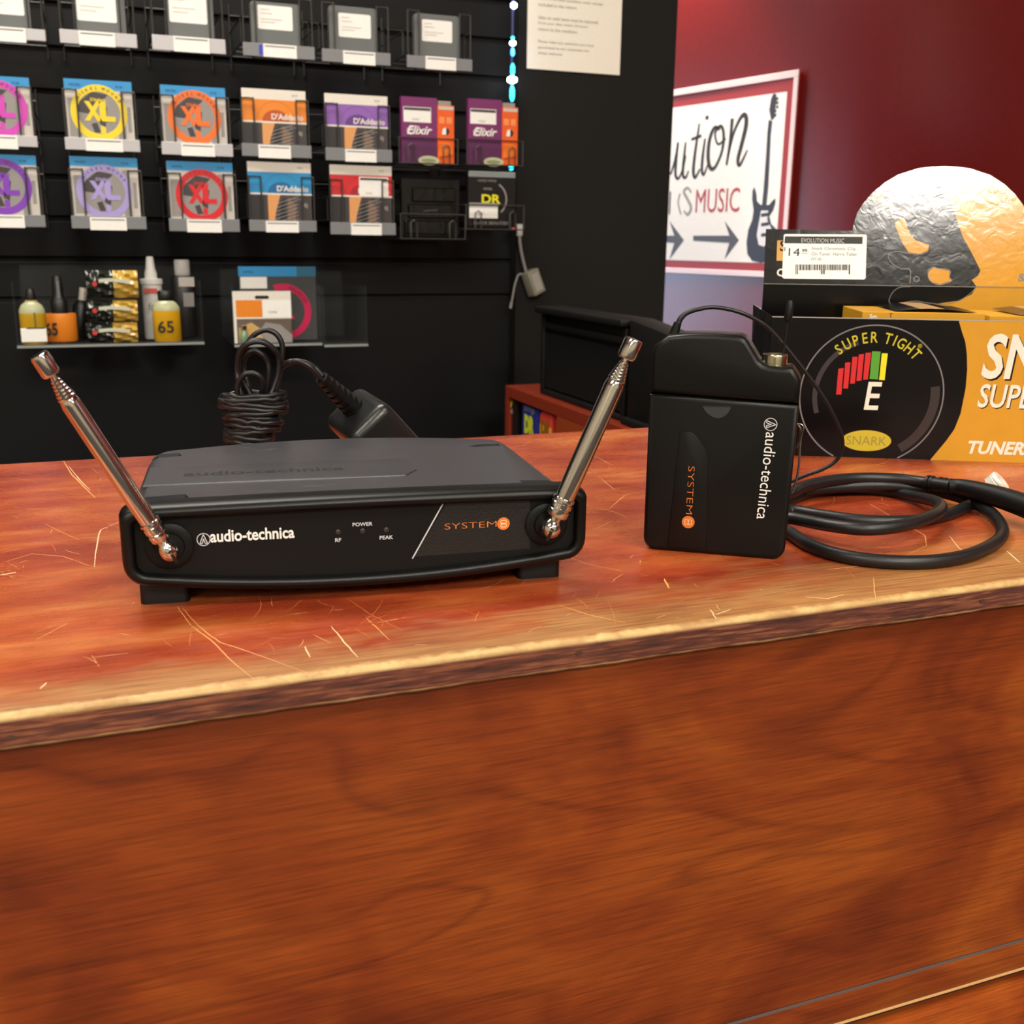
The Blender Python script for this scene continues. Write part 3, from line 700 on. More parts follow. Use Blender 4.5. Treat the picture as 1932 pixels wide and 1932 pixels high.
yy = [0.5, 0.52, 0.55, 0.6, 0.7, 0.8, 1.0, 1.15, 1.3, 1.5, 1.7, 1.9, 2.0, 2.0, 2.0, 2.0]
P = [TF.p3(x, y, TD*k) for (x, y), k in zip(pp, yy)]
b = MB(); b.tube(P, [0.0015, 0.0014, 0.0012, 0.0011, 0.0010] + [0.0010]*11, CORD, 10, sm=6); b.build('antenna_lead', tp)
b = MB(); b.tube([TF.p3(1270, 640, TD*.5), TF.p3(1272, 628, TD*.5), TF.p3(1279, 609, TD*.5)], [0.0026, 0.0024, 0.0019], RUB, 14); b.build('strain_relief', tp)
b = MB(); b.tube([TF.p3(*q, TD+0.004) for q in ((1502, 801), (1510, 800), (1516, 806), (1513, 818), (1509, 833), (1503, 845))], 0.0004, CHRD, 8, sm=4)
b.tube([TF.p3(*q, TD+0.005) for q in ((1504, 800), (1511, 812), (1509, 845), (1507, 880), (1500, 915), (1494, 930))], 0.0006, mat('dull_steel', (120, 120, 122), 0.35, 0.9), 8, sm=4); b.box((W_-0.012, TD-0.0005, 0.030), (W_-0.004, TD+0.0045, 0.065), RUB, 0.001); b.build('belt_clip', tp)

# ------------------------------------------------------------------ instrument cable coil
CT = Fr((0, 0, TOP), 0)
c7 = lambda cx, cy: crop(cx, cy, 1480, 780, 4.274)
RCB = 0.0035
def cp(cx, cy, z, isc=True):
    p = c7(cx, cy) if isc else (cx, cy); return CT.t3(*p, z)
HI = 0.0125
path = [cp(1345, 590, 0.0135), cp(1150, 560, HI), cp(900, 528, HI), cp(600, 522, HI), cp(350, 545, HI), cp(150, 592, 0.0115), cp(40, 645, 0.0105)]
path += [cp(1440, 945, .010, False), cp(1405, 967, .0085, False), cp(1420, 987, .0065, False), cp(1455, 992, .005, False)]
path += [cp(30, 955, RCB), cp(200, 1062, RCB), cp(450, 1145, RCB), cp(750, 1190, RCB), cp(1100, 1200, RCB), cp(1400, 1165, RCB), cp(1620, 1090, RCB), cp(1745, 1000, RCB), cp(1745, 900, RCB), cp(1650, 790, RCB+.001), cp(1450, 690, RCB+.002), cp(1200, 622, .007), cp(980, 592, .008), cp(750, 580, .008), cp(400, 597, .007), cp(150, 630, .0055)]
path += [cp(1470, 935, .005, False), cp(1428, 955, .0045, False), cp(1432, 975, .006, False), cp(1465, 980, .007, False)]
path += [cp(60, 845, .008), cp(350, 900, .0095), cp(650, 932, .0105), cp(950, 905, .011), cp(1180, 830, .011), cp(1260, 768, .0105), cp(1225, 715, .009), cp(1060, 672, .005), cp(820, 625, RCB), cp(500, 612, RCB), cp(200, 640, RCB)]
path += [cp(1478, 950, RCB, False), cp(1455, 962, RCB, False), cp(1470, 968, RCB, False)]
path += [cp(60, 785, RCB), cp(300, 822, RCB), cp(600, 862, RCB), cp(900, 872, RCB), cp(1150, 855, RCB), cp(1330, 812, RCB), cp(1440, 765, RCB), cp(1560, 700, RCB+.001), cp(1625, 640, .0075), cp(1650, 610, .0100)]
ic = thing('instrument_cable', 'thick black instrument cable coiled beside the transmitter, with moulded plugs', 'cable', fr=CT)
b = MB(); b.tube(path, RCB, CORD, 14, sm=7); b.build('cord', ic)
hl = [cp(1330, 586, 0.0135), cp(1420, 592, 0.0138), cp(1560, 625, 0.0138), cp(1750, 680, 0.0135), cp(1932, 742, 0.013), cp(2160, 835, 0.012), cp(2350, 905, 0.0115)]
b = MB(); b.tube(hl, [0.0042, 0.0048, 0.0056, 0.0063, 0.0067, 0.0070, 0.0068], RUB, 24, sm=6); b.build('plug_handle', ic, label='moulded handle with raised lettering')
b = MB()
for k, (cx, cy) in enumerate(((1148, 560), (1180, 564), (1245, 574), (1285, 580), (1330, 586))):
    q = np.array(cp(cx, cy, HI+.0004)); q2 = np.array(cp(cx+18, cy+3, HI+.0004)); b.tube([q, q2], 0.0049, RUB, 16)
b.tube([cp(1140, 560, HI+.0002), cp(1340, 588, 0.0135)], 0.0042, RUB, 14); b.build('strain_relief', ic)
b = MB(); P0, P1 = Vector(cp(1650, 610, .0100)), Vector(cp(1752, 536, .0165)); ax = (P1-P0); Lc = ax.length; M = Matrix.Translation(P0) @ ax.to_track_quat('Z', 'Y').to_matrix().to_4x4()
SAT = mat('satin_silver', (232, 228, 216), 0.38, 0.25)
b.lathe([(0.004, -0.004), (0.0052, -0.002), (0.0052, 0.0), (0.0046, 0.0005), (0.0046, 0.0015), (0.0064, 0.002), (0.0066, 0.006), (0.0062, 0.0065), (0.0068, 0.007), (0.0068, Lc-.001), (0.0062, Lc), (0.0035, Lc), (0.0035, Lc-.004), (0.0001, Lc-.004)], SAT, M, 30); b.build('connector', ic, label='silver locking connector')
P0 = Vector(hl[-1]); ax = (Vector(hl[-1])-Vector(hl[-2])).normalized(); M = Matrix.Translation(P0) @ ax.to_track_quat('Z', 'Y').to_matrix().to_4x4()
b = MB(); b.lathe([(0.0068, 0), (0.0058, 0.002), (0.0032, 0.0022), (0.0032, 0.024), (0.0026, 0.0245), (0.0026, 0.026), (0.0032, 0.027), (0.0012, 0.031)], CHR, M, 24); b.build('plug_tip', ic)
b = MB(); A = np.array(hl[3]); B_ = np.array(hl[4]); d = (B_-A); d = d/np.linalg.norm(d); up_ = np.array([0, 0, 1.0]); side = np.cross(up_, d); nn = np.array([0, 0, 1.0])-side*0.35; nn = nn/np.linalg.norm(nn); wv = np.cross(nn, d)
vs, fs = glyphs('audio-technica', 0.02, 0); X = [v[0] for v in vs]; st_ = np.array(cp(1500, 600, 0.0138)); 
kk = 0.052/(max(X)-min(X)); out = []
for v in vs:
    c = A + d*((v[0]-min(X))*kk-0.010); rloc = np.interp((v[0]-min(X))/(max(X)-min(X)), [0, .35, 1], [0.0057, 0.0063, 0.0066]); th = ((v[1]-0.25)*kk*0.62)/rloc
    out.append(tuple(c + rloc*1.01*(nn*math.cos(th)+wv*math.sin(th))))
b.add(out, fs, RUB); b.build('raised_lettering', ic, smooth=False)

# ------------------------------------------------------------------ power adapter with bundled cord
g = CT.top(478, 885, 0)
BF = Fr((0.128, 0.628, TOP), -14)
yb_ = 0.0
c4 = lambda cx, cy: crop(cx, cy, 400, 600, 4.293)
pa = thing('power_adapter', 'black plug-in power adapter with bundled cord behind the receiver', 'power adapter', fr=BF)
def bp(cx, cy, dy=0.0): return BF.p3(*c4(cx, cy), dy)
RC2 = 0.00165
loops = [
 [(350, 980, .004), (345, 850, .004), (330, 700, .003), (300, 600, .004), (255, 520, .004), (225, 430, .003), (215, 330, 0), (250, 240, -.003), (330, 195, -.004), (420, 200, -.003), (500, 255, -.001), (540, 330, .002), (535, 450, .003), (500, 560, .002), (450, 680, 0), (420, 800, .003), (400, 980, .004)],
 [(300, 980, .002), (290, 850, .003), (270, 700, .002), (230, 600, .001), (205, 450, .004), (215, 300, .005), (260, 225, .004), (350, 180, .003), (450, 210, .003), (520, 280, .003), (555, 380, .004), (545, 480, .005), (500, 620, .004), (440, 720, .004), (380, 900, .002), (370, 980, .004)],
 [(390, 960, .007), (370, 800, .007), (320, 640, .006), (290, 540, .005), (260, 420, .007), (265, 330, .006), (300, 280, .004), (350, 265, .004), (410, 300, .004), (450, 360, .005), (460, 440, .005), (450, 560, .006), (430, 700, .007), (410, 960, .007)],
 [(330, 960, .008), (300, 780, .008), (255, 600, .009), (240, 420, .009), (260, 260, .009), (330, 150, .008), (400, 105, .008), (460, 100, .008), (520, 130, .008), (560, 190, .008), (570, 260, .008), (555, 380, .008), (530, 520, .008), (470, 700, .007), (420, 960, .007)],
 [(260, 960, .0), (230, 760, .0), (205, 600, -.003), (215, 520, -.004), (260, 460, -.005), (320, 447, -.005), (370, 460, -.005), (405, 500, -.004), (410, 560, -.002), (390, 700, .002), (380, 960, .003)],
]
b = MB()
for lp in loops: b.tube([bp(*q) for q in lp], RC2, CORD, 10, sm=6)
# wraps around the waist
wr = [(335, 620, 205, 22), (335, 660, 215, 30), (330, 695, 210, 26), (335, 735, 190, 34), (330, 790, 180, 30), (330, 840, 165, 30), (325, 880, 165, 26), (300, 925, 150, 24), (290, 965, 140, 22), (290, 1010, 130, 22)]
for k, (cx, cy, w, tilt) in enumerate(wr):
    c = np.array(bp(cx, cy, 0.004)); rr_ = w/4.293/2760.0; dz = tilt/4.293/2760.0*(1 if k % 3 else -0.6)
    for q in range(2):
        pts = [(c[0]+(rr_+q*.0012)*math.cos(2*pi*i/22+k)+random.gauss(0, .0004), c[1]+(0.0095+.001*q)*math.sin(2*pi*i/22+k), c[2] - dz*math.cos(2*pi*i/22+k)*0.8 - q*0.0022 + random.gauss(0, .0004)) for i in range(22)]
        b.tube(pts, RC2, CORD, 10, closed=True, sm=3)
# the cord end folds down to the counter
for cx in (265, 300, 335, 370):
    a_ = bp(cx, 1000, .004); b.tube([a_, (a_[0]+.002, a_[1]+.001, 0.012), (a_[0]+.004, a_[1]+.003, RC2)], RC2, CORD, 10, sm=5)
for off in (0, 1):
    b.tube([bp(540, 440-off*14, .006), bp(570, 395-off*16, .004), bp(640, 358-off*6, .0), bp(700, 350-off*0, -.002+off*.004), bp(780, 385-off*16, -.003+off*.004), bp(840, 440-off*30, -.002+off*.004), bp(895, 505-off*30, .0)], RC2, CORD, 10, sm=6)
b.build('cord', pa)
# housing: rounded brick tipped over on its edge, axes given in camera space then fixed in the place
def camdir(x, y, z): v = _r*x + _u*y - _f*z; return np.array([v @ BF.e, v @ BF.n, v[2]])
Ba = camdir(0.55, -0.62, -0.56); Ba /= np.linalg.norm(Ba)
Bc = camdir(0.66, 0.72, -0.10); Bc -= Ba*(Bc @ Ba); Bc /= np.linalg.norm(Bc); Bb = np.cross(Bc, Ba)
Bb = Bb if camdir(0, 0, 1) @ Bb < 0 else -Bb
cnr = np.array(bp(1420, 685, -0.006)) + np.array([0, 0, 0.0007])      # corner nearest the camera: top of the front face at the cord end
A_, B_, C_ = 0.055, 0.050, 0.033
vecM = Matrix(((Ba[0], Bb[0], Bc[0], cnr[0]), (Ba[1], Bb[1], Bc[1], cnr[1]), (Ba[2], Bb[2], Bc[2], cnr[2]), (0, 0, 0, 1)))
b = MB(); b.box((0, 0, -C_), (A_, B_, 0), mat('smooth_black_plastic', (26, 28, 28), 0.30, bump=0.1, bscale=900), 0.0065, 5, M=vecM)
print('adapter min z', min(v[2] for v in b.v), Ba, Bb, Bc, cnr, -Ba[2]*A_); b.build('housing', pa, ang=60)

q0, q1 = np.array(bp(888, 485, 0)), cnr + Bb*B_*0.55 - Bc*C_*0.45 + Ba*0.002; b = MB(); n_ = 7
for i in range(n_):
    t0 = i/n_; a_ = q0+(q1-q0)*t0; c_ = q0+(q1-q0)*(t0+0.085); r0 = 0.0042+0.0034*t0; b.tube([a_, c_], r0, RUB, 18)
b.tube([q0, q1], [0.0032, 0.0062], RUB, 16); b.build('strain_relief', pa)

# ------------------------------------------------------------------ tuner counter display box
e_ = RT = Fr((0.45637, 0.66001, TOP), -26.85)
bx = thing('counter_display_box', 'black and gold cardboard counter display box of clip-on tuners, beside the transmitter', 'display box', fr=RT)
c10 = lambda cx, cy: crop(cx, cy, 1410, 300, 3.331)
ZT, BW, BD = 0.1020, 0.305, 0.090
D = lambda cx, cy, yl=0: RT.uv(*c10(cx, cy), yl)
b = MB(); b.prism(rect(0, 0, BW, ZT), 0.0, 0.0009, CBLK)
edge = [D(1325, 1035), D(1350, 1090), D(1370, 1150), D(1380, 1230), D(1382, 1320), D(1372, 1440), D(1340, 1600), D(1300, 1700), D(1250, 1770), D(1150, 1888)]
edge[0] = (edge[0][0], ZT); edge[-1] = (edge[-1][0], 0.0)
b.flat([(BW, ZT)] + edge + [(BW, 0.0)], -0.0001, GOLD)
b.stroke([(0.0, ZT), (BW, ZT)], 0.0007, -0.0003, mat('card_edge', (170, 168, 160), 0.6), sm=0)
cx_, cz_, Rr = 0.0750, 0.0463, 0.0512
def clipring(r0, r1, a0, a1, y, m): b.ring(cx_, cz_, r0, r1, y, m, a0, a1, 90)
GRN = mat('ring_grey', (120, 118, 120), 0.4); DGR = mat('dial_dark_grey', (54, 46, 50), 0.4)
clipring(0.0506, 0.0516, -63, 243, -0.0002, GRN)
clipring(0.0385, 0.0420, 108, 200, -0.0002, DGR); clipring(0.0420, 0.0485, -58, 10, -0.0002, mat('dial_brown_grey', (46, 38, 38), 0.4))
YG = mat('yellow_olive_print', (196, 186, 34), 0.5)
b.arctext('SUPER TIGHT', cx_, cz_+0.0015, 0.0410, 134, 41, 0.0078, -0.0003, YG, bold=0.012, xs=0.78)
u = D(1085, 1175); b.text('®', u[0], u[1], 0.003, -0.0003, YG, anchor='c')
RED_ = mat('red_print', (206, 32, 36), 0.5); GR_ = mat('green_print', (84, 158, 44), 0.5); YE_ = mat('yellow_print', (232, 224, 30), 0.5)
for q, m in (([(572, 1318), (605, 1313), (590, 1480), (557, 1480)], RED_), ([(615, 1280), (648, 1276), (632, 1442), (602, 1442)], RED_), ([(660, 1243), (693, 1243), (675, 1410), (645, 1412)], RED_),
             ([(700, 1228), (733, 1225), (716, 1392), (685, 1395)], RED_), ([(742, 1218), (778, 1216), (757, 1385), (727, 1387)], RED_), ([(783, 1208), (837, 1210), (820, 1385), (768, 1382)], GR_), ([(845, 1220), (882, 1222), (862, 1390), (828, 1388)], YE_)):
    b.flat([D(*p) for p in q], -0.0003, m)
CREAM = mat('cream_white_print', (238, 230, 214), 0.5)
a, c = D(722, 1575), D(848, 1402); b.text('E', a[0]+.001, a[1], c[1]-a[1], -0.0003, CREAM, w=c[0]-a[0]-.001, shear=0.10, bold=0.012)
u = D(748, 1770); b.flat([(u[0]+0.0178*math.cos(2*pi*i/40), u[1]+0.0078*math.sin(2*pi*i/40)) for i in range(40)], -0.0003, mat('logo_oval_yellow', (198, 178, 44), 0.5))
b.text('SNARK', u[0], u[1], 0.0066, -0.0004, mat('logo_olive', (150, 140, 52), 0.5), w=0.029, bold=0.0, anchor='c')
def line(st, p0, p1, pw, bold, shear, sh=0.0007):
    a = D(*p0); c = D(*p1); h = c[1]-a[1]
    vs, fs = glyphs(st, bold, shear); X = [v[0] for v in vs]; Z = [v[1] for v in vs]
    # width scale from the leading letters: pw = (letters, pixel x of their right end)
    v2, _ = glyphs(st[:pw[0]], bold, shear); X2 = [v[0] for v in v2]; e = D(pw[1], p0[1])[0]-a[0]
    w = (max(X)-min(X))*e/(max(X2)-min(X2))
    if sh: b.text(st, a[0]+sh, a[1]-sh, h, -0.0002, CBLK, w=w, bold=bold, shear=shear)
    b.text(st, a[0], a[1], h, -0.0003, CREAM, w=w, bold=bold, shear=shear)
line('SNARK', (1465, 1382), (1465, 1095), (1, 1605), 0.022, 0.12, 0.0012)
line('SUPER TIGHT', (1442, 1562), (1442, 1412), (3, 1705), 0.014, 0.12)
line('TUNERS', (1380, 1852), (1380, 1768), (5, 1737), 0.035, 0.2, 0)
b.build('front_panel', bx, smooth=False)
PLB = mat('glossy_film_black', (30, 30, 32), 0.12, bump=0.8, bscale=60)
b = MB(); b.add([(0, 0.001, 0), (0, 0.001, ZT), (-0.004, 0.086, ZT+0.004), (0.0, BD, 0), (0.001, 0.001, 0), (0.001, 0.001, ZT), (-0.003, 0.086, ZT+0.004), (0.001, BD, 0)], [(0, 1, 2, 3), (7, 6, 5, 4), (0, 4, 5, 1), (1, 5, 6, 2), (2, 6, 7, 3), (3, 7, 4, 0)], PLB); b.build('side_panel', bx, smooth=False)
b = MB(); b.box((BW-0.001, 0.001, 0), (BW, BD, ZT), GOLD); b.build('side_panel', bx, smooth=False)
b = MB(); b.box((0.001, 0.001, 0.0), (BW-0.001, BD, 0.001), CBLK); b.build('base', bx, smooth=False)
# header card leaning back slightly, with a domed top
FB = foil_material('black_foil_card', (20, 19, 19)); FG = foil_material('gold_foil_card', (212, 150, 34))
HB = [(0.003, 0.0), (0.003, 0.122)]
ZH, LEAN = 0.1225, math.radians(11)
_hn = np.array([0, -math.cos(LEAN), math.sin(LEAN)]); _hs = np.array([0, math.sin(LEAN), math.cos(LEAN)])
def H(cx, cy):
    u = RT.uv(*c10(cx, cy), BD)
    if u[1] <= ZH: return u
    d = ray(*c10(cx, cy)); dl = np.array([d @ RT.e, d @ RT.n, d[2]]); w = CAM - RT.o; ol = np.array([w @ RT.e, w @ RT.n, w[2]])
    p0 = np.array([0, BD, ZH]); t_ = ((p0 - ol) @ _hn)/(dl @ _hn); p = ol + dl*t_
    return (float(p[0]), ZH + float((p - p0) @ _hs))
hd = [H(118, 440), H(662, 450), H(668, 410), H(690, 340), H(728, 280), H(785, 213), H(860, 150), H(950, 97), H(1075, 58), H(1160, 48), H(1240, 45)]
xm = hd[-1][0]; half = hd[1:-1]
outl = [(hd[0][0], 0.0)] + hd + [(2*xm-p[0], p[1]) for p in half[::-1]] + [(0.275, hd[1][1]), (0.275, 0.0)]
b = MB(); b.prism([(x, max(z, ZH+0.0001)) for x, z in outl], BD, BD+0.001, FB)
goldp = [H(1240, 45), H(1175, 49), H(1230, 170), H(1300, 330), H(1350, 480), H(1420, 610), H(1465, 700), H(1450, 735), H(1410, 760), H(1440, 798)]
lowg = [H(1410, 850), H(1330, 890), H(1180, 912), H(1190, 1000), H(1215, 1100)]
xr = [p for p in outl if p[0] > xm+0.001]
b.flat(goldp[:-1] + [(goldp[-1][0], ZH+.0002), (0.2749, ZH+.0002), (0.2749, hd[1][1])] + [(p[0]-0.0001, p[1]-.00005) for p in xr[::-1] if p[1] > hd[1][1]+1e-5], BD-0.0001, FG)
b.flat([H(925, 400), H(985, 365), H(1005, 430), H(1025, 475), H(1060, 512), H(1142, 540), H(1135, 575), H(1085, 597), H(1015, 588), H(975, 530), H(935, 440)], BD-0.0002, FG)
b.flat([H(1160, 688), H(1178, 678), H(1200, 688), H(1270, 703), H(1268, 745), H(1282, 765), H(1210, 788), H(1165, 775), H(1140, 755), H(1135, 725), H(1145, 700)], BD-0.0002, FG)
LOWQ = [(1025, 802), (960, 806), (920, 830), (895, 870), (892, 900), (930, 915), (990, 900), (1060, 893), (1140, 905), (1240, 912), (1330, 890), (1400, 845), (1440, 802)]
OUTL = mat('grey_outline_print', (120, 116, 110), 0.4)
for q in ([(1020, 785), (1022, 698), (965, 690), (920, 665), (893, 635), (885, 605), (900, 588), (950, 582), (1010, 592), (1090, 598), (1135, 580)], 
          [(1135, 700), (1165, 680), (1200, 688), (1272, 700), (1268, 745), (1284, 765), (1215, 790), (1165, 778), (1137, 745), (1135, 700)]):
    b.stroke([H(*p) for p in q], 0.0006, BD-0.0003, OUTL, sm=4)
u = H(1062, 755); b.ring(u[0], u[1], 0.0017, 0.0023, BD-0.0003, OUTL)
b.stroke([(hd[0][0], H(500, 790)[1]), (0.27, H(500, 790)[1])], 0.0005, BD-0.0003, OUTL, sm=0)
a = H(785, 285); b.text('The', a[0], a[1], 0.0052, BD-0.0003, CREAM, rot=36, bold=0.03)
cxh, czh = xm+.003, 0.165
for ch, cx, cy, ro in zip('BETTER!', (1535, 1557, 1578, 1600, 1620, 1638, 1655), (188, 203, 219, 236, 254, 272, 290), (-36, -38, -40, -42, -44, -46, -48)):
    u = H(cx, cy); b.text(ch, u[0], u[1], 0.0052, BD-0.0003, CREAM, rot=ro, bold=0.03, anchor='c')
b.flat([H(188, 512), H(230, 512), H(230, 640), H(183, 640)], BD-0.0002, GOLD)
a = H(203, 580); b.text('S', a[0], a[1], 0.0085, BD-0.0003, CBLK, bold=0.02)
a = H(184, 738); b.text('Chromatic', a[0], a[1], 0.0062, BD-0.0003, CREAM, bold=0.03)
a = H(1700, 770); b.text('&', a[0], a[1], 0.0062, BD-0.0003, GINK)
b.v = [tuple(np.array([v[0], BD, ZH]) + _hs*(v[2]-ZH) - _hn*(v[1]-BD)) for v in b.v]
b.build('header_card', bx, smooth=False)
b = MB(); b.prism([(outl[0][0], 0), (outl[0][0], ZH), (0.275, ZH), (0.275, 0)], BD, BD+0.001, CBLK)
b.flat([(goldp[-1][0], ZH)] + lowg + [(0.2749, lowg[-1][1]), (0.2749, ZH)], BD-0.0001, GOLD)
b.stroke([H(*p) for p in LOWQ], 0.0006, BD-0.0003, OUTL, sm=4); b.build('rear_panel', bx, smooth=False)
b = MB(); q = [H(236, 472), H(742, 475), H(750, 485), H(742, 750), H(732, 758), H(228, 752), H(218, 742), H(228, 480)]
b.flat(q, BD-0.0006, LBL); yy_ = BD-0.0007
b.flat([H(236, 487), H(724, 490), H(722, 535), H(232, 530)], yy_, mat('label_bar_black', (44, 46, 44), 0.6))
def ft(st, p0, p1, m, **kw):
    a = H(*p0); c = H(*p1); b.text(st, a[0], a[1], abs(c[1]-a[1]), yy_-0.0001, m, w=c[0]-a[0], **kw)
ft('EVOLUTION MUSIC', (338, 526), (608, 502), mat('bar_white', (200, 200, 196), 0.6))
ft('14', (258, 610), (330, 562), INK); ft('99', (342, 587), (376, 566), INK, bold=0.02); ft('$', (228, 580), (240, 555), INK)
b.stroke([H(340, 595), H(378, 595)], 0.0003, yy_-0.0001, INK, sm=0)
ft('Snark Chromatic Clip', (402, 577), (680, 556), GINK); ft('On Tuner, Harris Teller', (402, 610), (690, 590), GINK); ft('(ST-8)', (400, 642), (466, 622), GINK)
random.seed(3); x = 302
while x < 650:
    w = random.choice((3, 4, 6, 8)); yb = 725 if (x < 312 or 460 < x < 478 or x > 635) else 700
    b.flat([H(x, 664), H(x+w, 664), H(x+w, yb), H(x, yb)], yy_-0.0001, INK); x += w + random.choice((3, 4, 5, 7))
b.v = [tuple(np.array([v[0], BD, ZH]) + _hs*(v[2]-ZH) - _hn*(v[1]-BD)) for v in b.v]
b.build('price_sticker', bx, smooth=False, label='white price sticker with a barcode')
# gold cartons standing inside the display, their curled labels showing
def carton(p0, p1, label, dep):
    q0 = RT.uv(*c10(*p0), 0.004); q1 = RT.uv(*c10(*p1), 0.004)
    F2 = Fr(tuple(RT.o + RT.e*q0[0] + RT.n*0.004 + np.array([0, 0, 0.001])), -26.85)
    t = thing('tuner_carton', label, 'carton', fr=F2, group='cartons in the display box'); w = q1[0]-q0[0]; h = q0[1]-0.001
    b = MB(); b.box((0, 0, 0), (w, dep, h), GOLD, 0.0004, 1); b.build('box', t, smooth=False)
    b = MB(); n = 10; vs = []; fs = []
    for i in range(n+1):
        x = w*0.28 + w*0.66*i/n; z = h + 0.0006 + 0.0022*math.sin(pi*min(1, i/n*1.1))
        vs += [(x, 0.002, z), (x, dep-0.004, z+0.001)]
    for i in range(n): fs.append((2*i, 2*i+2, 2*i+3, 2*i+1))
    b.add(vs, fs[:3]+fs[6:], CBLK); b.add(vs, fs[3:6], mat('tan_print', (176, 140, 90), 0.4)); b.build('curled_label', t)
    return t, w, h
t, w, h = carton((724, 958), (1492, 1015), 'gold carton standing under the header card, its curled top label showing', 0.07)
b = MB(); b.text('Sm', w*0.06, h-0.0052, 0.0034, -0.0002, CREAM, bold=0.03); b.text('T', w*0.22, h-0.004, 0.003, -0.0002, INK); b.build('lettering', t, smooth=False)
carton((1522, 985), (2250, 1030), 'gold carton at the right of the display box, cut off by the photo edge', 0.07)
#@@PART3
# ------------------------------------------------------------------ string packs and their wire holders on the slatwall
PF = Fr((0, 2.01, 0), 0)                    # plane of the pack fronts
V = lambda x, y, yl=0: PF.uv(x, y, yl)
DEPTH = YW - 2.01
def holder(label, xl, xr, yt, yb, price=None, pale=None, ztop=None, plain=False):
    """wire display basket; pixel columns xl, xr and rows yt, yb of its price channel"""
    x0, z1 = V(xl, yt); x1, z1b = V(xr, yt); z0 = V((xl+xr)/2, yb)[1]; z1 = V((xl+xr)/2, (yt))[1]
    z1 = (z1+0)/1; w = x1-x0
    F = Fr((x0, 2.01, z0), 0); t = thing('wire_display_hook', label, 'display hook', fr=F, group='wire holders on the slatwall')
    h = z1-z0; b = MB(); r = 0.0014; hh = 0.075
    for s in (0, 1):
        xa = 0.003 if s == 0 else w-0.003; xb = xa + (0.021 if s == 0 else -0.021)
        b.tube([(xa, -0.004, h), (xa, -0.004, h+hh-0.005), (xa+(xb-xa)*0.12, -0.004, h+hh), (xb-(xb-xa)*0.12, -0.004, h+hh), (xb, -0.004, h+hh-0.005), (xb, -0.004, h)], r, WIRE, 8, sm=3)
        b.tube([(xa, -0.004, h+0.004), (xa, DEPTH-0.001, h+0.004)], r, WIRE, 6); b.tube([(xa, -0.004, h+hh*0.6), (xa, DEPTH-0.001, h+hh*0.6)], r, WIRE, 6)
        b.tube([(xa, DEPTH-0.004, 0.0), (xa, DEPTH-0.004, h+hh+0.02)], r, WIRE, 6); b.tube([(xa, 0.03, h+0.004), (xa, 0.03, h+hh*0.6)], r, WIRE, 6)
    for y in (0.03, 0.08, 0.13, DEPTH-0.004): b.tube([(0.003, y, h+0.004), (w-0.003, y, h+0.004)], r, WIRE, 6)
    b.tube([(0.003, DEPTH-0.004, h+hh), (w-0.003, DEPTH-0.004, h+hh)], r, WIRE, 6)
    b.build('wire_frame', t)
    b = MB(); b.box((0, -0.007, 0), (w, -0.0045, h), WIRE if plain else (STRIPL if pale else STRIP), 0.0006, 1); b.build('price_channel', t, smooth=False)
    if price:
        p0 = V(price[0], price[3]); p1 = V(price[1], price[2]); b = MB(); b.box((p0[0]-x0, -0.0085, p0[1]-z0), (p1[0]-x0, -0.0072, p1[1]-z0), LBL)
        b.box((p0[0]-x0+0.003, -0.0088, p1[1]-z0-0.0045), (p1[0]-x0-0.003, -0.0084, p1[1]-z0-0.0028), GINK); b.build('price_label', t, smooth=False)
    return t
PACKDARK = mat('photo_dark', (66, 60, 62), 0.4); PHG = mat('photo_grey', (150, 146, 144), 0.4); PHL = mat('photo_light', (206, 200, 192), 0.4); CY = mat('cyan_blue_print', (44, 150, 214), 0.4)
def pack(name, label, cat, xl, yt, xr, yb, dep=0.012, yl=0.002, grp='string packs on the slatwall'):
    x0, z1 = V(xl, yt); x1, _ = V(xr, yt); z0 = V(xl, yb)[1]
    F = Fr((x0, 2.01+yl, z0), 0); b = MB()
    return F, b, x1-x0, z1-z0
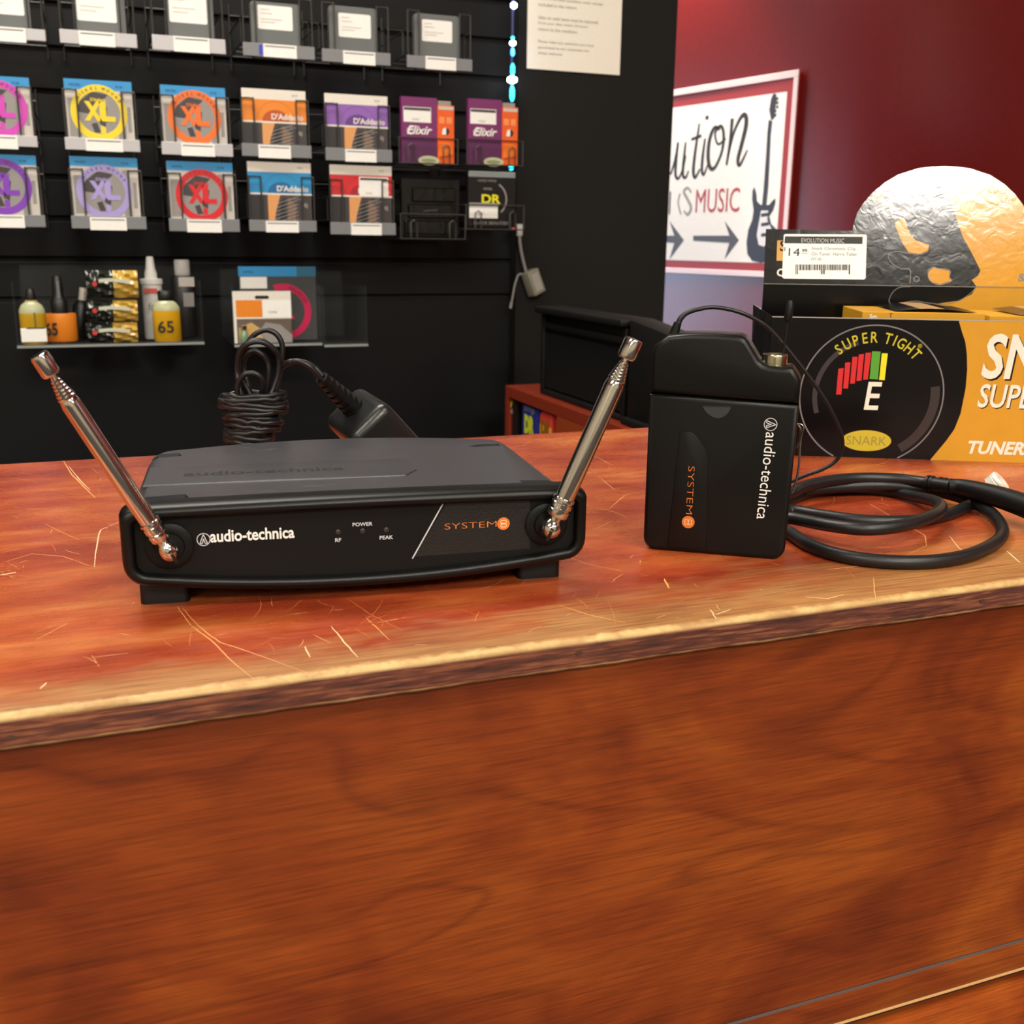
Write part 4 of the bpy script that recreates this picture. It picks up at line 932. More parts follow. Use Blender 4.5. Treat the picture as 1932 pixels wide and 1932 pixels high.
def xl_pack(label, colour, xl, yt, xr, yb, ring_c, R=0.0445, cname=''):
    F, b, w, h = pack('string_pack', label, 'string pack', xl, yt, xr, yb); m = mat('pack_'+cname, colour, 0.4)
    b.box((0, 0, 0), (w, 0.012, h), PHL, 0.0006, 1)
    b.flat(rect(0, h-0.0155, w, h), -0.0002, CY)
    b.text('NICKEL', 0.008, h-0.011, 0.004, -0.0004, mat('dark_blue_print', (24, 70, 130), 0.5), bold=0.02); b.text('10-46', w-0.026, h-0.011, 0.004, -0.0004, mat('dark_blue_print', (24, 70, 130), 0.5), bold=0.02)
    for q in (rect(0.004, 0.02, 0.022, h-0.03), rect(w-0.026, 0.01, w-0.014, h-0.02), rect(w-0.010, 0.03, w-0.004, h-0.04)): b.flat(q, -0.0002, PHG)
    c = F.uv(*ring_c); cx, cz = c[0], c[1]; n = 48
    # the lower part of the pack stands behind the price channel
    b.disc(cx, cz, R*0.8, -0.0003, PHG)
    b.flat([(cx-R*.7, cz+R*.35), (cx-R*.2, cz+R*.75), (cx+R*.35, cz+R*.65), (cx-R*.05, cz+R*.2), (cx-R*.35, cz-R*.05), (cx-R*.72, cz)], -0.0004, PACKDARK)
    b.flat([(cx+R*.05, cz+R*.4), (cx+R*.3, cz+R*.2), (cx+R*.2, cz-R*.5), (cx, cz-R*.4)], -0.0004, PACKDARK)
    b.flat([(cx-R*.3, cz-R*.4), (cx-R*.1, cz-R*.35), (cx+R*.02, cz-R*.7), (cx-R*.2, cz-R*.72)], -0.0004, PACKDARK)
    b.flat([(cx+R*.02, cz-R*.45), (cx+R*.2, cz-R*.5), (cx+R*.2, cz-R*.72), (cx+R*.02, cz-R*.74)], -0.00045, m)
    b.ring(cx, cz, R*0.755, R, -0.0006, m, n=72)
    b.arctext('NICKEL WOUND', cx, cz, R*0.875, 150, 25, R*0.11, -0.0008, mat('ring_ink', (90, 60, 60), 0.5), bold=0.03, xs=0.9)
    b.text("D'Addario", cx, cz+R*0.46, R*0.13, -0.0008, m, w=R*0.55, bold=0.03, anchor='c')
    b.text('X', cx-R*0.52, cz-R*0.30, R*0.70, -0.0008, m, w=R*0.62, bold=0.06); b.text('L', cx+R*0.02, cz-R*0.30, R*0.70, -0.0008, m, w=R*0.55, bold=0.06)
    return tagm(b.build('string_pack', smooth=False), label, 'string pack', 'string packs on the slatwall', F)
def acoustic_pack(label, colour, dark, xl, yt, xr, yb, cname, sticker=None):
    F, b, w, h = pack('string_pack', label, 'string pack', xl, yt, xr, yb); m = mat('pack_'+cname, colour, 0.4); md = mat('pack_dark_'+cname, dark, 0.4)
    b.box((0, 0, 0), (w, 0.012, h), PACKDARK, 0.0006, 1); W2 = mat('pack_white', (236, 230, 220), 0.45)
    hb = h-0.017; hc = hb-0.036
    b.flat(rect(0, hb, w, h), -0.0002, W2); b.flat(rect(0, hc, w, hb), -0.0002, m); b.flat(rect(0, hc-0.003, w, hc), -0.0003, W2)
    b.text('80/20', w-0.024, hb+0.007, 0.003, -0.0004, GINK)
    for k, (rr, mm) in enumerate(((0.036, md), (0.026, m), (0.024, md))):
        cx = w*0.52; pts = [(cx+rr*math.cos(pi*i/24), hc+rr*0.95*math.sin(pi*i/24)) for i in range(25)]; pts = [(p[0], min(p[1], hb)) for p in pts]
        if k == 0: b.ring(cx, hc, 0.033, 0.0335, -0.00035, md, 5, 175, 30)
        elif k == 2: b.flat([(cx+rr*math.cos(pi*i/24), hc+rr*0.8*math.sin(pi*i/24)) for i in range(25)], -0.0004, md)
    b.text("D'Addario", w*0.45, hc+0.003, 0.0105, -0.0006, W2, w=w*0.50, bold=0.03)
    hp = hc-0.003
    b.flat([(w*.02, 0), (w*.24, 0), (w*.24, hp), (w*.02, hp)], -0.0002, mat('photo_charcoal', (44, 42, 44), 0.4))
    b.flat([(w*.30, hp*.1), (w*.38, 0), (w*.42, hp*.5), (w*.50, hp), (w*.30, hp)], -0.0003, mat('photo_tan', (226, 160, 96), 0.4))
    b.flat([(w*.46, 0), (w*.50, hp*.8), (w*.57, hp*.9), (w*.60, 0)], -0.0003, mat('photo_black', (20, 18, 18), 0.4))
    b.flat([(w*.60, 0), (w*.62, hp*.95), (w*.75, hp*.7), (w*.72, 0)], -0.0003, mat('photo_brown', (120, 96, 78), 0.4))
    b.flat([(w*.56, 0), (w*.56, hp*.16), (w*.76, hp*.22), (w*.78, 0)], -0.0004, mat('photo_gold', (222, 184, 120), 0.4))
    for k in range(7): b.stroke([(w*.40, hp*(.05+.11*k)), (w*.78, hp*(.30+.11*k))], 0.0005, -0.0005, PHL, sm=0)
    b.text('PHOSPHOR', w*.66, hp*.86, 0.0028, -0.0005, PHG); b.text('EJ', w*.88, hp*.62, 0.008, -0.0005, PHL)
    if sticker:
        a = F.uv(sticker[0], sticker[3]); c = F.uv(sticker[1], sticker[2]); b.flat(rect(a[0], a[1], c[0], c[1]), -0.0008, LBL); b.flat(rect(a[0]+.002, c[1]-.006, c[0]-.002, c[1]-.002), -0.001, PACKDARK); b.text('123456', a[0]+.012, a[1]+.004, 0.003, -0.001, GINK)
    return tagm(b.build('string_pack', smooth=False), label, 'string pack', 'string packs on the slatwall', F)
# top row: grey cards in baskets
cards = [(-24, 51, -40, 54, None, (-30, 40, -40, 24), (-40, 85, 53, 75), (-30, 48, 55, 77), 'cut off by the left photo edge'),
         (137, 232, -40, 66, None, (146, 216, -22, 38), (112, 257, 61, 87), (150, 216, 64, 86), 'second from the left'),
         (312, 400, -36, 76, None, (320, 388, -18, 41), (286, 424, 71, 99), (328, 394, 74, 98), 'third from the left'),
         (472, 566, 0, 90, None, (487, 551, 14, 54), (457, 592, 85, 110), (496, 558, 88, 108), 'fourth from the left, with a blue mark on its channel'),
         (621, 711, 8, 101, None, (639, 699, 29, 69), (606, 735, 97, 121), (646, 706, 101, 121), 'fifth from the left'),
         (783, 868, 23, 113, None, (796, 853, 41, 77), (766, 889, 109, 132), (801, 858, 111, 131), 'rightmost of the row')]
GCARD = mat('grey_card', (104, 108, 108), 0.5)
for k, (xl, xr, yt, yb, _, lb, st, pr, where) in enumerate(cards):
    holder('black wire basket under a grey card, top row, %s' % where.split(',')[0].replace(' of the row',''), st[0], st[1], st[2], st[3], pr, pale=k < 3)
    F, b, w, h = pack('', '', '', xl, yt, xr, yb+18, yl=0.004); b.prism(rrect(0, 0, w, h, 0.006), 0, 0.014, GCARD, 0.0008, 1)
    a = F.uv(lb[0], lb[3]); c = F.uv(lb[1], lb[2]); b.flat(rrect(a[0], a[1], c[0], c[1], 0.003), -0.0003, LBL)
    for q, (u_, wd) in enumerate(((.82, .3), (.66, .4), (.42, .75), (.3, .5))): b.stroke([(a[0]+.006, a[1]+(c[1]-a[1])*u_), (a[0]+.006+(c[0]-a[0]-.012)*wd, a[1]+(c[1]-a[1])*u_)], 0.0011, -0.0005, mat('faint_ink', (190, 186, 176), 0.6), sm=0)
    if k == 3: BT = (F.o[0]-.001, F.o[1]-.0095, F.o[2])
    tagm(b.build('divider_card', smooth=False), 'dark grey card, cream label, top row, %s' % where.split(',')[0].replace(' of the row',''), 'card', 'grey cards in the top row', F)
b = MB(); a = V(488, 104); c = V(496, 86); b.box((0, 0, 0), (c[0]-a[0], .0004, c[1]-a[1]), mat('blue_tape', (60, 70, 190), .5)); tagm(b.build('tape_piece', smooth=False), 'small strip of blue tape on a price channel in the top row', 'tape', None, Fr((a[0], 2.0025, a[1]), 0))
# middle and lower rows
rows_ = [('XL', 'pink ringed electric string pack cut off by the left photo edge, upper row', (214, 70, 190), -72, 139, 53, 268, (-4, 205), (-60, 70, 255, 276), (-30, 33, 257, 280), 'magenta', 1),
 ('XL', 'yellow ringed electric string pack in the upper row', (246, 216, 40), 119, 147, 247, 280, (187, 213), (122, 263, 262, 285), (163, 231, 264, 285), 'yellow', 1),
 ('XL', 'orange ringed electric string pack in the upper row', (244, 116, 34), 302, 159, 424, 288, (367, 222), (304, 438, 270, 294), (342, 404, 273, 294), 'orange', 1),
 ('XL', 'dark purple ringed electric string pack cut off by the left photo edge, lower row', (132, 62, 190), -58, 289, 66, 418, (5, 352), (-50, 85, 405, 428), (-20, 46, 406, 429), 'purple', 0),
 ('XL', 'pale lavender ringed electric string pack in the lower row', (172, 158, 220), 130, 294, 258, 425, (197, 362), (134, 275, 408, 432), (171, 238, 411, 434), 'lavender', 0),
 ('XL', 'red ringed electric string pack in the lower row', (220, 30, 40), 314, 303, 438, 430, (381, 369), (318, 451, 413, 437), (353, 417, 415, 438), 'red', 0)]
for kind, label, colr, xl, yt, xr, yb, rc, st, pr, cn, pale in rows_:
    xl_pack(label, colr, xl, yt, xr, yb, rc, cname=cn)
    holder('black wire basket holding the %s' % label.split(' string')[0].replace(' electric', '') + ' pack', st[0], st[1], st[2], st[3], pr, pale=pale)
for label, colr, dk, xl, yt, xr, yb, st, pr, cn, stk in (
    ('orange banded acoustic string pack with white top in the upper row', (238, 138, 34), (190, 84, 22), 455, 165, 576, 290, (455, 586, 273, 297), (487, 547, 276, 298), 'amber', None),
    ('violet banded acoustic string pack with white top in the upper row', (146, 98, 186), (104, 60, 142), 612, 175, 731, 300, (613, 738, 281, 305), (650, 708, 284, 305), 'violet', None),
    ('blue banded acoustic string pack with white top in the lower row', (34, 146, 206), (20, 104, 160), 466, 304, 586, 430, (469, 596, 416, 437), (501, 562, 418, 438), 'blue', None),
    ('red banded acoustic string pack with a price sticker in the lower row', (216, 40, 46), (170, 26, 34), 622, 310, 739, 436, (622, 745, 420, 443), (661, 718, 422, 443), 'crimson', (678, 732, 335, 370))):
    acoustic_pack(label, colr, dk, xl, yt, xr, yb, cn, stk)
    holder('black wire basket holding the %s pack' % label.split(' string')[0], st[0], st[1], st[2], st[3], pr)
PUR = mat('plum_print', (122, 40, 104), 0.4); PURD = mat('dark_plum_print', (92, 32, 84), 0.4); OR2 = mat('hot_orange_print', (240, 98, 24), 0.35); PALE = mat('pale_oval', (190, 196, 160), 0.4)
def plum_pack(label, xl, yt, xr, yb):
    F, b, w, h = pack('', '', '', xl, yt, xr, yb)
    b.box((0, 0, 0), (w*0.68, 0.012, h), PUR, 0.0006, 1); b.box((w*0.68, -0.002, 0), (w, 0.014, h-0.012), OR2, 0.0008, 1); b.flat(rect(0, 0, w*.68, h*.40), -0.0002, PURD)
    b.box((w*0.70, 0.001, h-0.013), (w*0.95, 0.010, h-0.004), mat('clasp_grey', (150, 146, 136), 0.4), 0.001, 1)
    b.flat(rect(w*.70, h*.83, w*.99, h*.88), -0.0022, PHL)
    b.flat(rect(w*.04, h*.62, w*.56, h*.85), -0.0004, LBL); b.flat(rect(w*.05, h*.80, w*.55, h*.84), -0.0006, PACKDARK); b.text('1234567', w*.2, h*.65, 0.003, -0.0006, GINK)
    b.text('Elixir', w*0.10, h*0.44, 0.0150, -0.0005, LBL, w=w*0.48, bold=0.02, shear=0.35)
    b.ring(w*.17, h*.49, 0.0055, 0.0068, -0.0006, LBL, 40, 330, 30)
    b.disc(w*.84, h*.50, 0.0065, -0.0023, mat('print_dark', (40, 34, 36), 0.5)); b.flat([(w*.76, h*.45), (w*.84, h*.45), (w*.84, h*.56), (w*.78, h*.54)], -0.0025, LBL)
    for x in (.76, .90): b.flat(rect(w*(x-.05), h*.62, w*(x+.05), h*.72), -0.0023, mat('light_orange_print', (250, 150, 90), 0.4))
    b.prism([(w*.70, h*.10), (w*.97, h*.14), (w*.97, h*.27), (w*.90, h*.33), (w*.70, h*.33)], -0.0035, -0.0021, mat('bright_orange_flap', (250, 124, 30), 0.35), 0.0005, 1)
    cx, cz = w*.5, h*.04; b.flat([(cx+0.0205*math.cos(2*pi*i/30), cz+0.0085*math.sin(2*pi*i/30)) for i in range(30)], -0.0040, PALE); b.flat([(cx+0.0140*math.cos(2*pi*i/30), cz+0.0035*math.sin(2*pi*i/30)) for i in range(30)], -0.0043, mat('pale_oval_core', (140, 146, 110), 0.4))
    tagm(b.build('string_pack', smooth=False), label, 'string pack', 'string packs on the slatwall', F)
def lowhook(label, xl, xr, y):
    x0, z0 = V(xl, y); x1 = V(xr, y)[0]; w = x1-x0; F = Fr((x0, 2.01, z0), 0); t = thing('wire_display_hook', label, 'display hook', fr=F, group='wire holders on the slatwall')
    b = MB(); r = 0.0013
    b.tube([(0, -.006, 0), (w, -.006, 0)], r, WIRE, 6); b.tube([(0, -.006, .045), (w, -.006, .045)], r, WIRE, 6)
    for xa in (0, w):
        b.tube([(xa, -.006, 0), (xa, -.006, .045)], r, WIRE, 6)
        for z in (0, .045): b.tube([(xa, -.006, z), (xa, DEPTH-.001, z)], r, WIRE, 6)
    for q in (0.2, 0.8): b.tube([(w*q-.006, -.0075, 0), (w*q-.006, -.0075, .03), (w*q, -.0075, .034), (w*q+.006, -.0075, .03), (w*q+.006, -.0075, 0)], r, WIRE, 6)
    for y in (.05, .11, DEPTH-.003): b.tube([(0, y, 0), (w, y, 0)], r, WIRE, 6)
    b.build('wire_frame', t)
plum_pack('plum and orange coated string pack left of its twin in the upper row', 757, 181, 857, 306)
plum_pack('plum and orange coated string pack at the right end, beside the LED string', 884, 185, 978, 309)
lowhook('black wire basket under the left plum string pack', 752, 862, 307); lowhook('black wire basket under the plum string pack at the right end', 880, 984, 310)
lowhook('dark nearly empty wire basket below the left plum pack', 755, 876, 450); lowhook('black wire basket holding the black clear-cased string pack', 878, 986, 432)
F, b, w, h = pack('', '', '', 760, 322, 872, 446); b.box((0, 0.012, 0), (w, 0.022, h*.9), mat('black_gloss_sleeve', (8, 8, 9), 0.15, bump=0.6, bscale=50), 0.001, 1)
for k in range(3): b.box((w*.05+.008*k, 0.004, 0.004+.03*k), (w*.9, 0.0115, 0.03+.03*k), mat('black_gloss_sleeve2', (12, 12, 13), 0.1, bump=0.9, bscale=70), 0.002, 2)
b.stroke([(w*.35, h*.40), (w*.6, h*.42)], 0.002, 0.0035, PACKDARK)
tagm(b.build('accessory_pack', smooth=False), 'glossy black accessory pack in the dark basket below the plum pack', 'pack', None, F)
F, b, w, h = pack('', '', '', 884, 320, 974, 428); b.box((0, 0, 0), (w, 0.016, h), mat('black_case', (20, 20, 20), 0.25), 0.001, 1)
b.box((0.0, -0.001, h-0.014), (w, 0.010, h-0.001), mat('clear_clasp', (150, 160, 160), 0.2), 0.002, 1); b.text('DR', w*.28, h*.42, 0.0170, -0.0006, mat('bright_yellow', (236, 226, 20), 0.4), w=w*.40, bold=0.03)
b.text('NICKEL', w*.32, h*.66, 0.004, -0.0006, PHG, bold=.02); b.ring(w*.48, h*.50, 0.030, 0.033, -0.0004, PHG, -50, 60); b.text('HAND MADE', w*.2, h*.80, .0045, -.0005, PHG)
b.flat(rect(w*.02, h*.16, w*.62, h*.38), -0.0009, LBL); b.flat(rect(w*.02, h*.37, w*.64, h*.43), -0.0011, PHG); b.text('BLACK BEAUTIES', w*.12, h*.05, .0055, -.0006, PHG, w=w*.72); b.text('123456', w*.2, h*.22, .003, -.0011, GINK)
tagm(b.build('string_pack', smooth=False), 'black string pack with bright yellow letters and a white sticker', 'string pack', 'string packs on the slatwall', F)

# ------------------------------------------------------------------ acrylic trays and what they hold
def tray(label, xl, xr, yt, yb):
    x0, z0 = V(xl, yb); x1 = V(xr, yb)[0]; z1 = V(xl, yt, DEPTH)[1]; F = Fr((x0, 1.99, z0), 0); w = x1-x0; d = YW-1.99-0.001; h = 0.055
    t = thing('acrylic_tray', label, 'tray', fr=F, group='clear acrylic trays on the slatwall')
    b = MB(); b.box((0, 0, -0.0), (w, d, 0.003), ACRYL); b.build('base', t, smooth=False)
    for nm, lo, hi in (('front_lip', (0, 0, 0.003), (w, 0.003, 0.006)), ('side_panel', (0, 0.003, 0.003), (0.003, d-0.003, h*2)), ('side_panel', (w-0.003, 0.003, 0.003), (w, d-0.003, h*2)), ('back_panel', (0.003, d-0.003, 0.003), (w-0.003, d, h*2.4))):
        b = MB(); b.box(lo, hi, ACRYL, 0.0004, 1)
        b.build(nm, t, smooth=False)
    b = MB(); b.box((0, -0.0008, -0.001), (w, 0.0, 0.0032), mat('polished_acrylic_edge', (150, 156, 152), 0.25)); b.build('front_edge', t, smooth=False, label='bright polished edge')
    return F
T1 = tray('clear acrylic tray of bottles and cloth packs, left on the slatwall', 34, 384, 505, 654)
T2 = tray('small clear acrylic tray holding string packs, right of the bottle tray', 440, 604, 505, 652)
T3 = tray('empty dark acrylic tray right of the string pack tray', 608, 690, 540, 652)
zsh = T1.o[2]+0.0032
def bottle(label, cat, px_, py_b, py_t, rpx, prof, yw=2.03, name='bottle', grp=None, sy=0.6, build=None):
    F0 = Fr((0, yw, 0), 0); c = F0.uv(px_, py_b); ztop = F0.uv(px_, py_t)[1]; r = F0.uv(px_+rpx, py_b)[0]-c[0]; H_ = ztop-zsh
    t = thing(name, label, cat, loc=(c[0], yw, zsh)); 
    if grp: t['group'] = grp
    build(t, r, H_); return t
YB = mat('amber_liquid_bottle', (190, 150, 30), 0.25); YB2 = mat('golden_bottle', (208, 158, 24), 0.25); CAPB = mat('black_cap', (18, 18, 18), 0.35); OB = mat('orange_bottle', (232, 134, 38), 0.3); CLR = mat('milky_plastic', (176, 178, 140), 0.3)
def body(t, prof, m, r, H, sy=0.62, name='body', seg=28): b = MB(); b.lathe([(p[0]*r, p[1]*H) for p in prof], m, None, seg, sy=sy); return b.build(name, t)
def bl(t, r, H):
    body(t, [(0.92, 0), (1, .03), (1, .52), (.98, .6), (.8, .70), (.45, .76), (.45, .80)], YB, r, H); body(t, [(0.985, .53), (.97, .62), (.78, .71), (.46, .765), (.46, .79)], CLR, r*1.01, H, name='shoulder'); body(t, [(.40, .80), (.42, .82), (.30, .97), (.22, 1.0)], CAPB, r, H, name='cap')
    b = MB(); b.box((-r*.95, -r*.68, H*.05), (r*.98, -r*.60, H*.30), LBL, 0.001); b.box((-r*.5, -r*.69, H*.29), (r*.9, -r*.66, H*.315), PACKDARK); b.build('price_sticker', t, smooth=False)
    b = MB(); b.box((r*.12, -r*.63, H*.32), (r*.26, -r*.61, H*.58), mat('olive_stripe', (110, 100, 30), 0.5)); b.build('label_stripe', t, smooth=False)
bottle('yellow oil bottle with a white price sticker at the left end of the tray', 'bottle', 67, 655, 545, 25, None, 2.015, build=bl, grp='bottles in the tray')
def bo(t, r, H):
    body(t, [(0.92, 0), (1, .03), (1, .40), (.96, .43)], OB, r, H); body(t, [(.5, .43), (.52, .62), (.34, .68), (.34, .80), (.26, .98), (.2, 1)], CAPB, r, H, name='trigger_cap')
    b = MB(); b.box((-r*.06, -r*.34, H*.66), (r*.12, -r*.26, H*.92), mat('light_grey_trim', (120, 120, 124), 0.3)); b.build('trim', t, smooth=False)
    b = MB(); b.text('65', -r*.95, H*.10, H*.20, -r*.64, INK, w=r*.75, bold=0.03); b.build('number', t, smooth=False)
bottle('orange bottle with a tall black cap, second from the left in the tray', 'bottle', 118, 644, 520, 31, None, 2.06, build=bo, grp='bottles in the tray')
t = thing('leaning_bottle', 'small dark bottle with a silver cap leaning behind the orange bottle', 'bottle', loc=tuple(Fr((0, 2.11, 0), 0).hit(148, 640)[:2]) + (zsh,))
b = MB(); b.lathe([(0.014, 0), (0.015, 0.004), (0.015, 0.06), (0.008, 0.07)], CAPB, Matrix.Rotation(0.18, 4, 'Y'), 20, sy=.7); b.build('body', t); b = MB(); b.lathe([(0.007, 0.07), (0.007, 0.092)], SAT, Matrix.Rotation(0.18, 4, 'Y'), 16); b.build('cap', t)
# polish cloth packs, stacked
for k, (yt, yb) in enumerate(((510, 562), (566, 606), (609, 648))):
    F0 = Fr((0, 2.02, 0), 0); a = F0.uv(165, yb); c = F0.uv(258, yt); w, h = c[0]-a[0], c[1]-a[1]
    F = Fr((a[0], 2.02, a[1] if k < 2 else zsh), 0); t = thing('cloth_pack', 'crumpled gold and black %s cloth pack, %s of the stack in the tray' % ('foil', ('top', 'middle', 'bottom')[k]), 'cloth pack', fr=F, group='cloth packs stacked in the tray')
    n, mm = 14, 8; b = MB()
    def surf(x0, x1, m):
        vs = []; fs = []
        for i in range(n+1):
            for j in range(mm+1):
                x = x0+(x1-x0)*i/n; zz = h*j/mm; vs.append((x, -0.010*math.sin(pi*j/mm)**.7 - 0.003*math.sin(j*2.3+i*.5+k) + 0.0015*math.sin(i*1.1+j), zz))
        for i in range(n):
            for j in range(mm): q = i*(mm+1)+j; fs.append((q, q+mm+1, q+mm+2, q+1))
        b.add(vs, fs, m)
    surf(0, w*.52, mat('black_foil_wrap', (36, 38, 34), 0.16, bump=0.6, bscale=60)); surf(w*.52, w, mat('gold_foil_wrap', (196, 160, 70), 0.18, bump=0.5, bscale=60)); b.build('wrapper', t)
    b = MB(); b.box((0.002, 0.002, 0.0), (w-.002, 0.03, h-.001), CAPB, 0.004, 2); b.build('filling', t)
    b = MB(); b.disc(w*.16, h*.52, 0.0042, -0.0135, mat('red_dot', (200, 60, 50), 0.4), n=16); b.stroke([(w*.24, h*.62), (w*.5, h*.66), (w*.85, h*.58)], .006, -.0136, mat('pale_streak', (206, 210, 190), .3)); b.build('printed_mark', t, smooth=False)  # red dot and a pale streak across the wrapper
def bs(t, r, H):
    body(t, [(0.95, 0), (1, .02), (1, .66), (1.12, .67), (1.12, .73), (.85, .735)], WHT, r, H, 0.8); body(t, [(.62, .735), (.6, .80), (.45, .86), (.36, .98), (.3, 1)], WHT, r, H, 0.9, 'spray_nozzle')
    b = MB(); b.box((-r*.8, -r*.86, H*.56), (r*.5, -r*.8, H*.62), mat('pink_red_print', (214, 90, 84), 0.5)); b.text('fast', -r*.5, H*.36, H*.08, -r*.86, GINK, rot=0); b.build('lettering', t, smooth=False)
bottle('tall white spray bottle behind the golden bottle', 'bottle', 293, 640, 484, 19, None, 2.08, build=bs, grp='bottles in the tray')
def bg(t, r, H):
    body(t, [(0.92, 0), (1, .03), (1, .60), (.96, .66), (.7, .76), (.45, .80)], YB2, r, H); body(t, [(0.985, .61), (.95, .68), (.72, .765), (.46, .81)], CLR, r*1.01, H, name='shoulder'); body(t, [(.52, .80), (.55, .82), (.55, .98), (.48, 1)], CAPB, r, H, name='cap')
    b = MB(); b.text('65', -r*.72, H*.18, H*.24, -r*.66, INK, w=r*1.15, bold=0.015); b.build('number', t, smooth=False)
bottle('golden bottle with a black cap and a large printed number in the tray', 'bottle', 318, 650, 548, 26, None, 2.015, build=bg, grp='bottles in the tray')
def bt(t, r, H):
    body(t, [(0.95, 0), (1, .02), (1, .78), (.9, .80)], mat('black_tube', (30, 31, 31), 0.35), r, H, 0.6); body(t, [(.62, .80), (.66, .81), (.66, .98), (.6, 1)], mat('white_cap', (200, 200, 196), .4), r, H, .7, 'cap')
    b = MB(); b.box((-r*.4, -r*.66, H*.66), (r*.9, -r*.6, H*.78), PHL); b.box((-r*.1, -r*.66, H*.40), (r*.8, -r*.6, H*.58), PHG); b.build('label', t, smooth=False)
bottle('black tube bottle with a white cap at the right end of the tray', 'bottle', 352, 640, 490, 22, None, 2.10, build=bt, grp='bottles in the tray')
# packs in the second tray
F0 = Fr((0, 2.05, 0), 0); a = F0.uv(456, 646); c = F0.uv(595, 503); z_ = T2.o[2]+.0032; w, h = c[0]-a[0], c[1]-z_
F = Fr((a[0], 2.05, z_), 0); b = MB(); b.box((0, 0, 0), (w, 0.012, h), mat('pack_charcoal', (66, 68, 70), 0.4), 0.001, 1); b.flat(rect(0, h-.018, w*.75, h), -.0003, CY); b.flat(rect(w*.75, h-.018, w, h), -.0003, mat('pack_teal', (40, 110, 140), .4)); b.text('NICKEL', .01, h-.012, .004, -.0005, mat('dark_blue_print', (24, 70, 130), 0.5), bold=.02)
PK = mat('hot_pink_print', (206, 26, 84), 0.4); u = F.uv(535, 588); b.ring(u[0], u[1], 0.040, 0.052, -.0005, PK, -80, 110); b.text('XL', u[0]-.01, u[1]-.014, .024, -.0006, PK, w=.03, bold=.05); b.arctext('BALANCED', u[0], u[1], .046, 75, 20, .006, -.0007, mat('dark_pink', (120, 12, 50), .5), bold=.03); b.flat(rect(.003, h-.040, w*.36, h-.019), -.0006, LBL)
tagm(b.build('string_pack', smooth=False), 'blue topped string pack with a hot pink ring standing in the small tray', 'string pack', None, F)
F0 = Fr((0, 2.015, 0), 0); a = F0.uv(443, 648); c = F0.uv(548, 549); w, h = c[0]-a[0], c[1]-z_
F = Fr((a[0], 2.015, z_), 0); b = MB(); b.box((0, 0, 0), (w, 0.012, h), mat('photo_brown_grey', (104, 92, 82), .4), .001, 1); W2 = mat('pack_white', (236, 230, 220), 0.45)
b.flat(rect(0, h-.016, w, h), -.0003, W2); b.flat(rect(.002, h-.047, w*.5, h-.016), -.0003, mat('pack_amber', (238, 138, 34), .4)); b.flat(rect(w*.5, h-.047, w, h-.016), -.0003, LBL); b.flat(rect(0, h-.050, w, h-.047), -.0004, W2)
b.flat(rrect(w*.38, h-.014, w*.62, h-.008, .0028), -.0005, INK); b.flat([(w*.08, 0), (w*.08, h*.30), (w*.3, h*.40), (w*.45, h*.28), (w*.5, 0)], -.0004, mat('photo_cream', (206, 170, 104), .4)); b.flat([(w*.4, h*.2), (w*.55, h*.40), (w*.8, h*.35), (w, h*.15), (w, 0), (w*.6, 0)], -.00045, PHG); b.flat(rect(0, 0, w*.05, h), -.0005, W2); b.text('123456', w*.6, h-.040, .004, -.0005, GINK)
tagm(b.build('string_pack', smooth=False), 'small orange and white hang-tab string pack in front of the pink ringed one', 'string pack', None, F)
c = Fr((0, 2.0, 0), 0).uv(462, 645); t = thing('glass_vial', 'tiny shiny glass vial at the left corner of the small tray', 'vial', loc=(c[0], 2.004, z_))
b = MB(); b.lathe([(.006, 0), (.0075, .003), (.0075, .016), (.005, .022), (.005, .026)], mat('green_glass', (120, 150, 120), .08, spec=.9), None, 20); b.build('body', t); b = MB(); b.lathe([(.0055, .026), (.0055, .033), (.004, .034)], CHR, None, 16); b.build('cap', t)

# ------------------------------------------------------------------ LED string with its plug
LF = Fr((0, 2.155, 0), 0)
q = lambda x, y, yl=0: tuple(LF.hit(x, y, yl))
t = thing('led_light_string', 'glowing blue LED light string hanging where the slatwall meets the black wall', 'LED string light', loc=(0, 0, 0))
LB = mat('led_blue_glow', (70, 150, 255), 0.4, emit=5.0); LC = mat('led_cyan_glow', (60, 230, 255), 0.4, emit=3.0); LW = mat('led_white_glow', (220, 235, 255), 0.4, emit=14.0); LK = mat('led_unlit', (60, 70, 120), 0.3)
b = MB(); b.tube([q(968, -40), q(967, 60), q(965, 150), q(964, 250), q(963, 330), q(972, 424)], 0.0028, LK, 8, sm=4); b.build('strip', t)
for (x, y, r, m, L) in ((968, 11, .0050, LW, .012), (966, 82, .0052, LW, .010), (966, 99, .0034, LB, .016), (966, 132, .0036, LC, .024), (965, 151, .0080, LW, .014), (965, 177, .0042, LC, .030), (963, 316, .0040, LC, .012), (966, 72, .0030, LC, .006)):
    b = MB(); p = LF.hit(x, y); b.lathe([(r*.4, -L/2), (r, -L/4), (r, L/4), (r*.4, L/2)][:] if 0 else [(r*.5, -L/2), (r*1.25, -L/4), (r*1.25, L/4), (r*.5, L/2)], m, Matrix.Translation(Vector(p)+Vector((0, -.004, 0))), 14); b.build('bulb', t)
b = MB(); b.box(tuple(np.array(q(980, 434))-[.006, .004, .012]), tuple(np.array(q(980, 434))+[.006, .004, .012]), mat('white_plug', (205, 205, 200), .4), .001); b.box(tuple(np.array(q(969, 430))-[.005, .003, .004]), tuple(np.array(q(969, 430))+[.005, .003, .004]), mat('pink_tab', (220, 110, 100), .4)); b.build('connector', t)
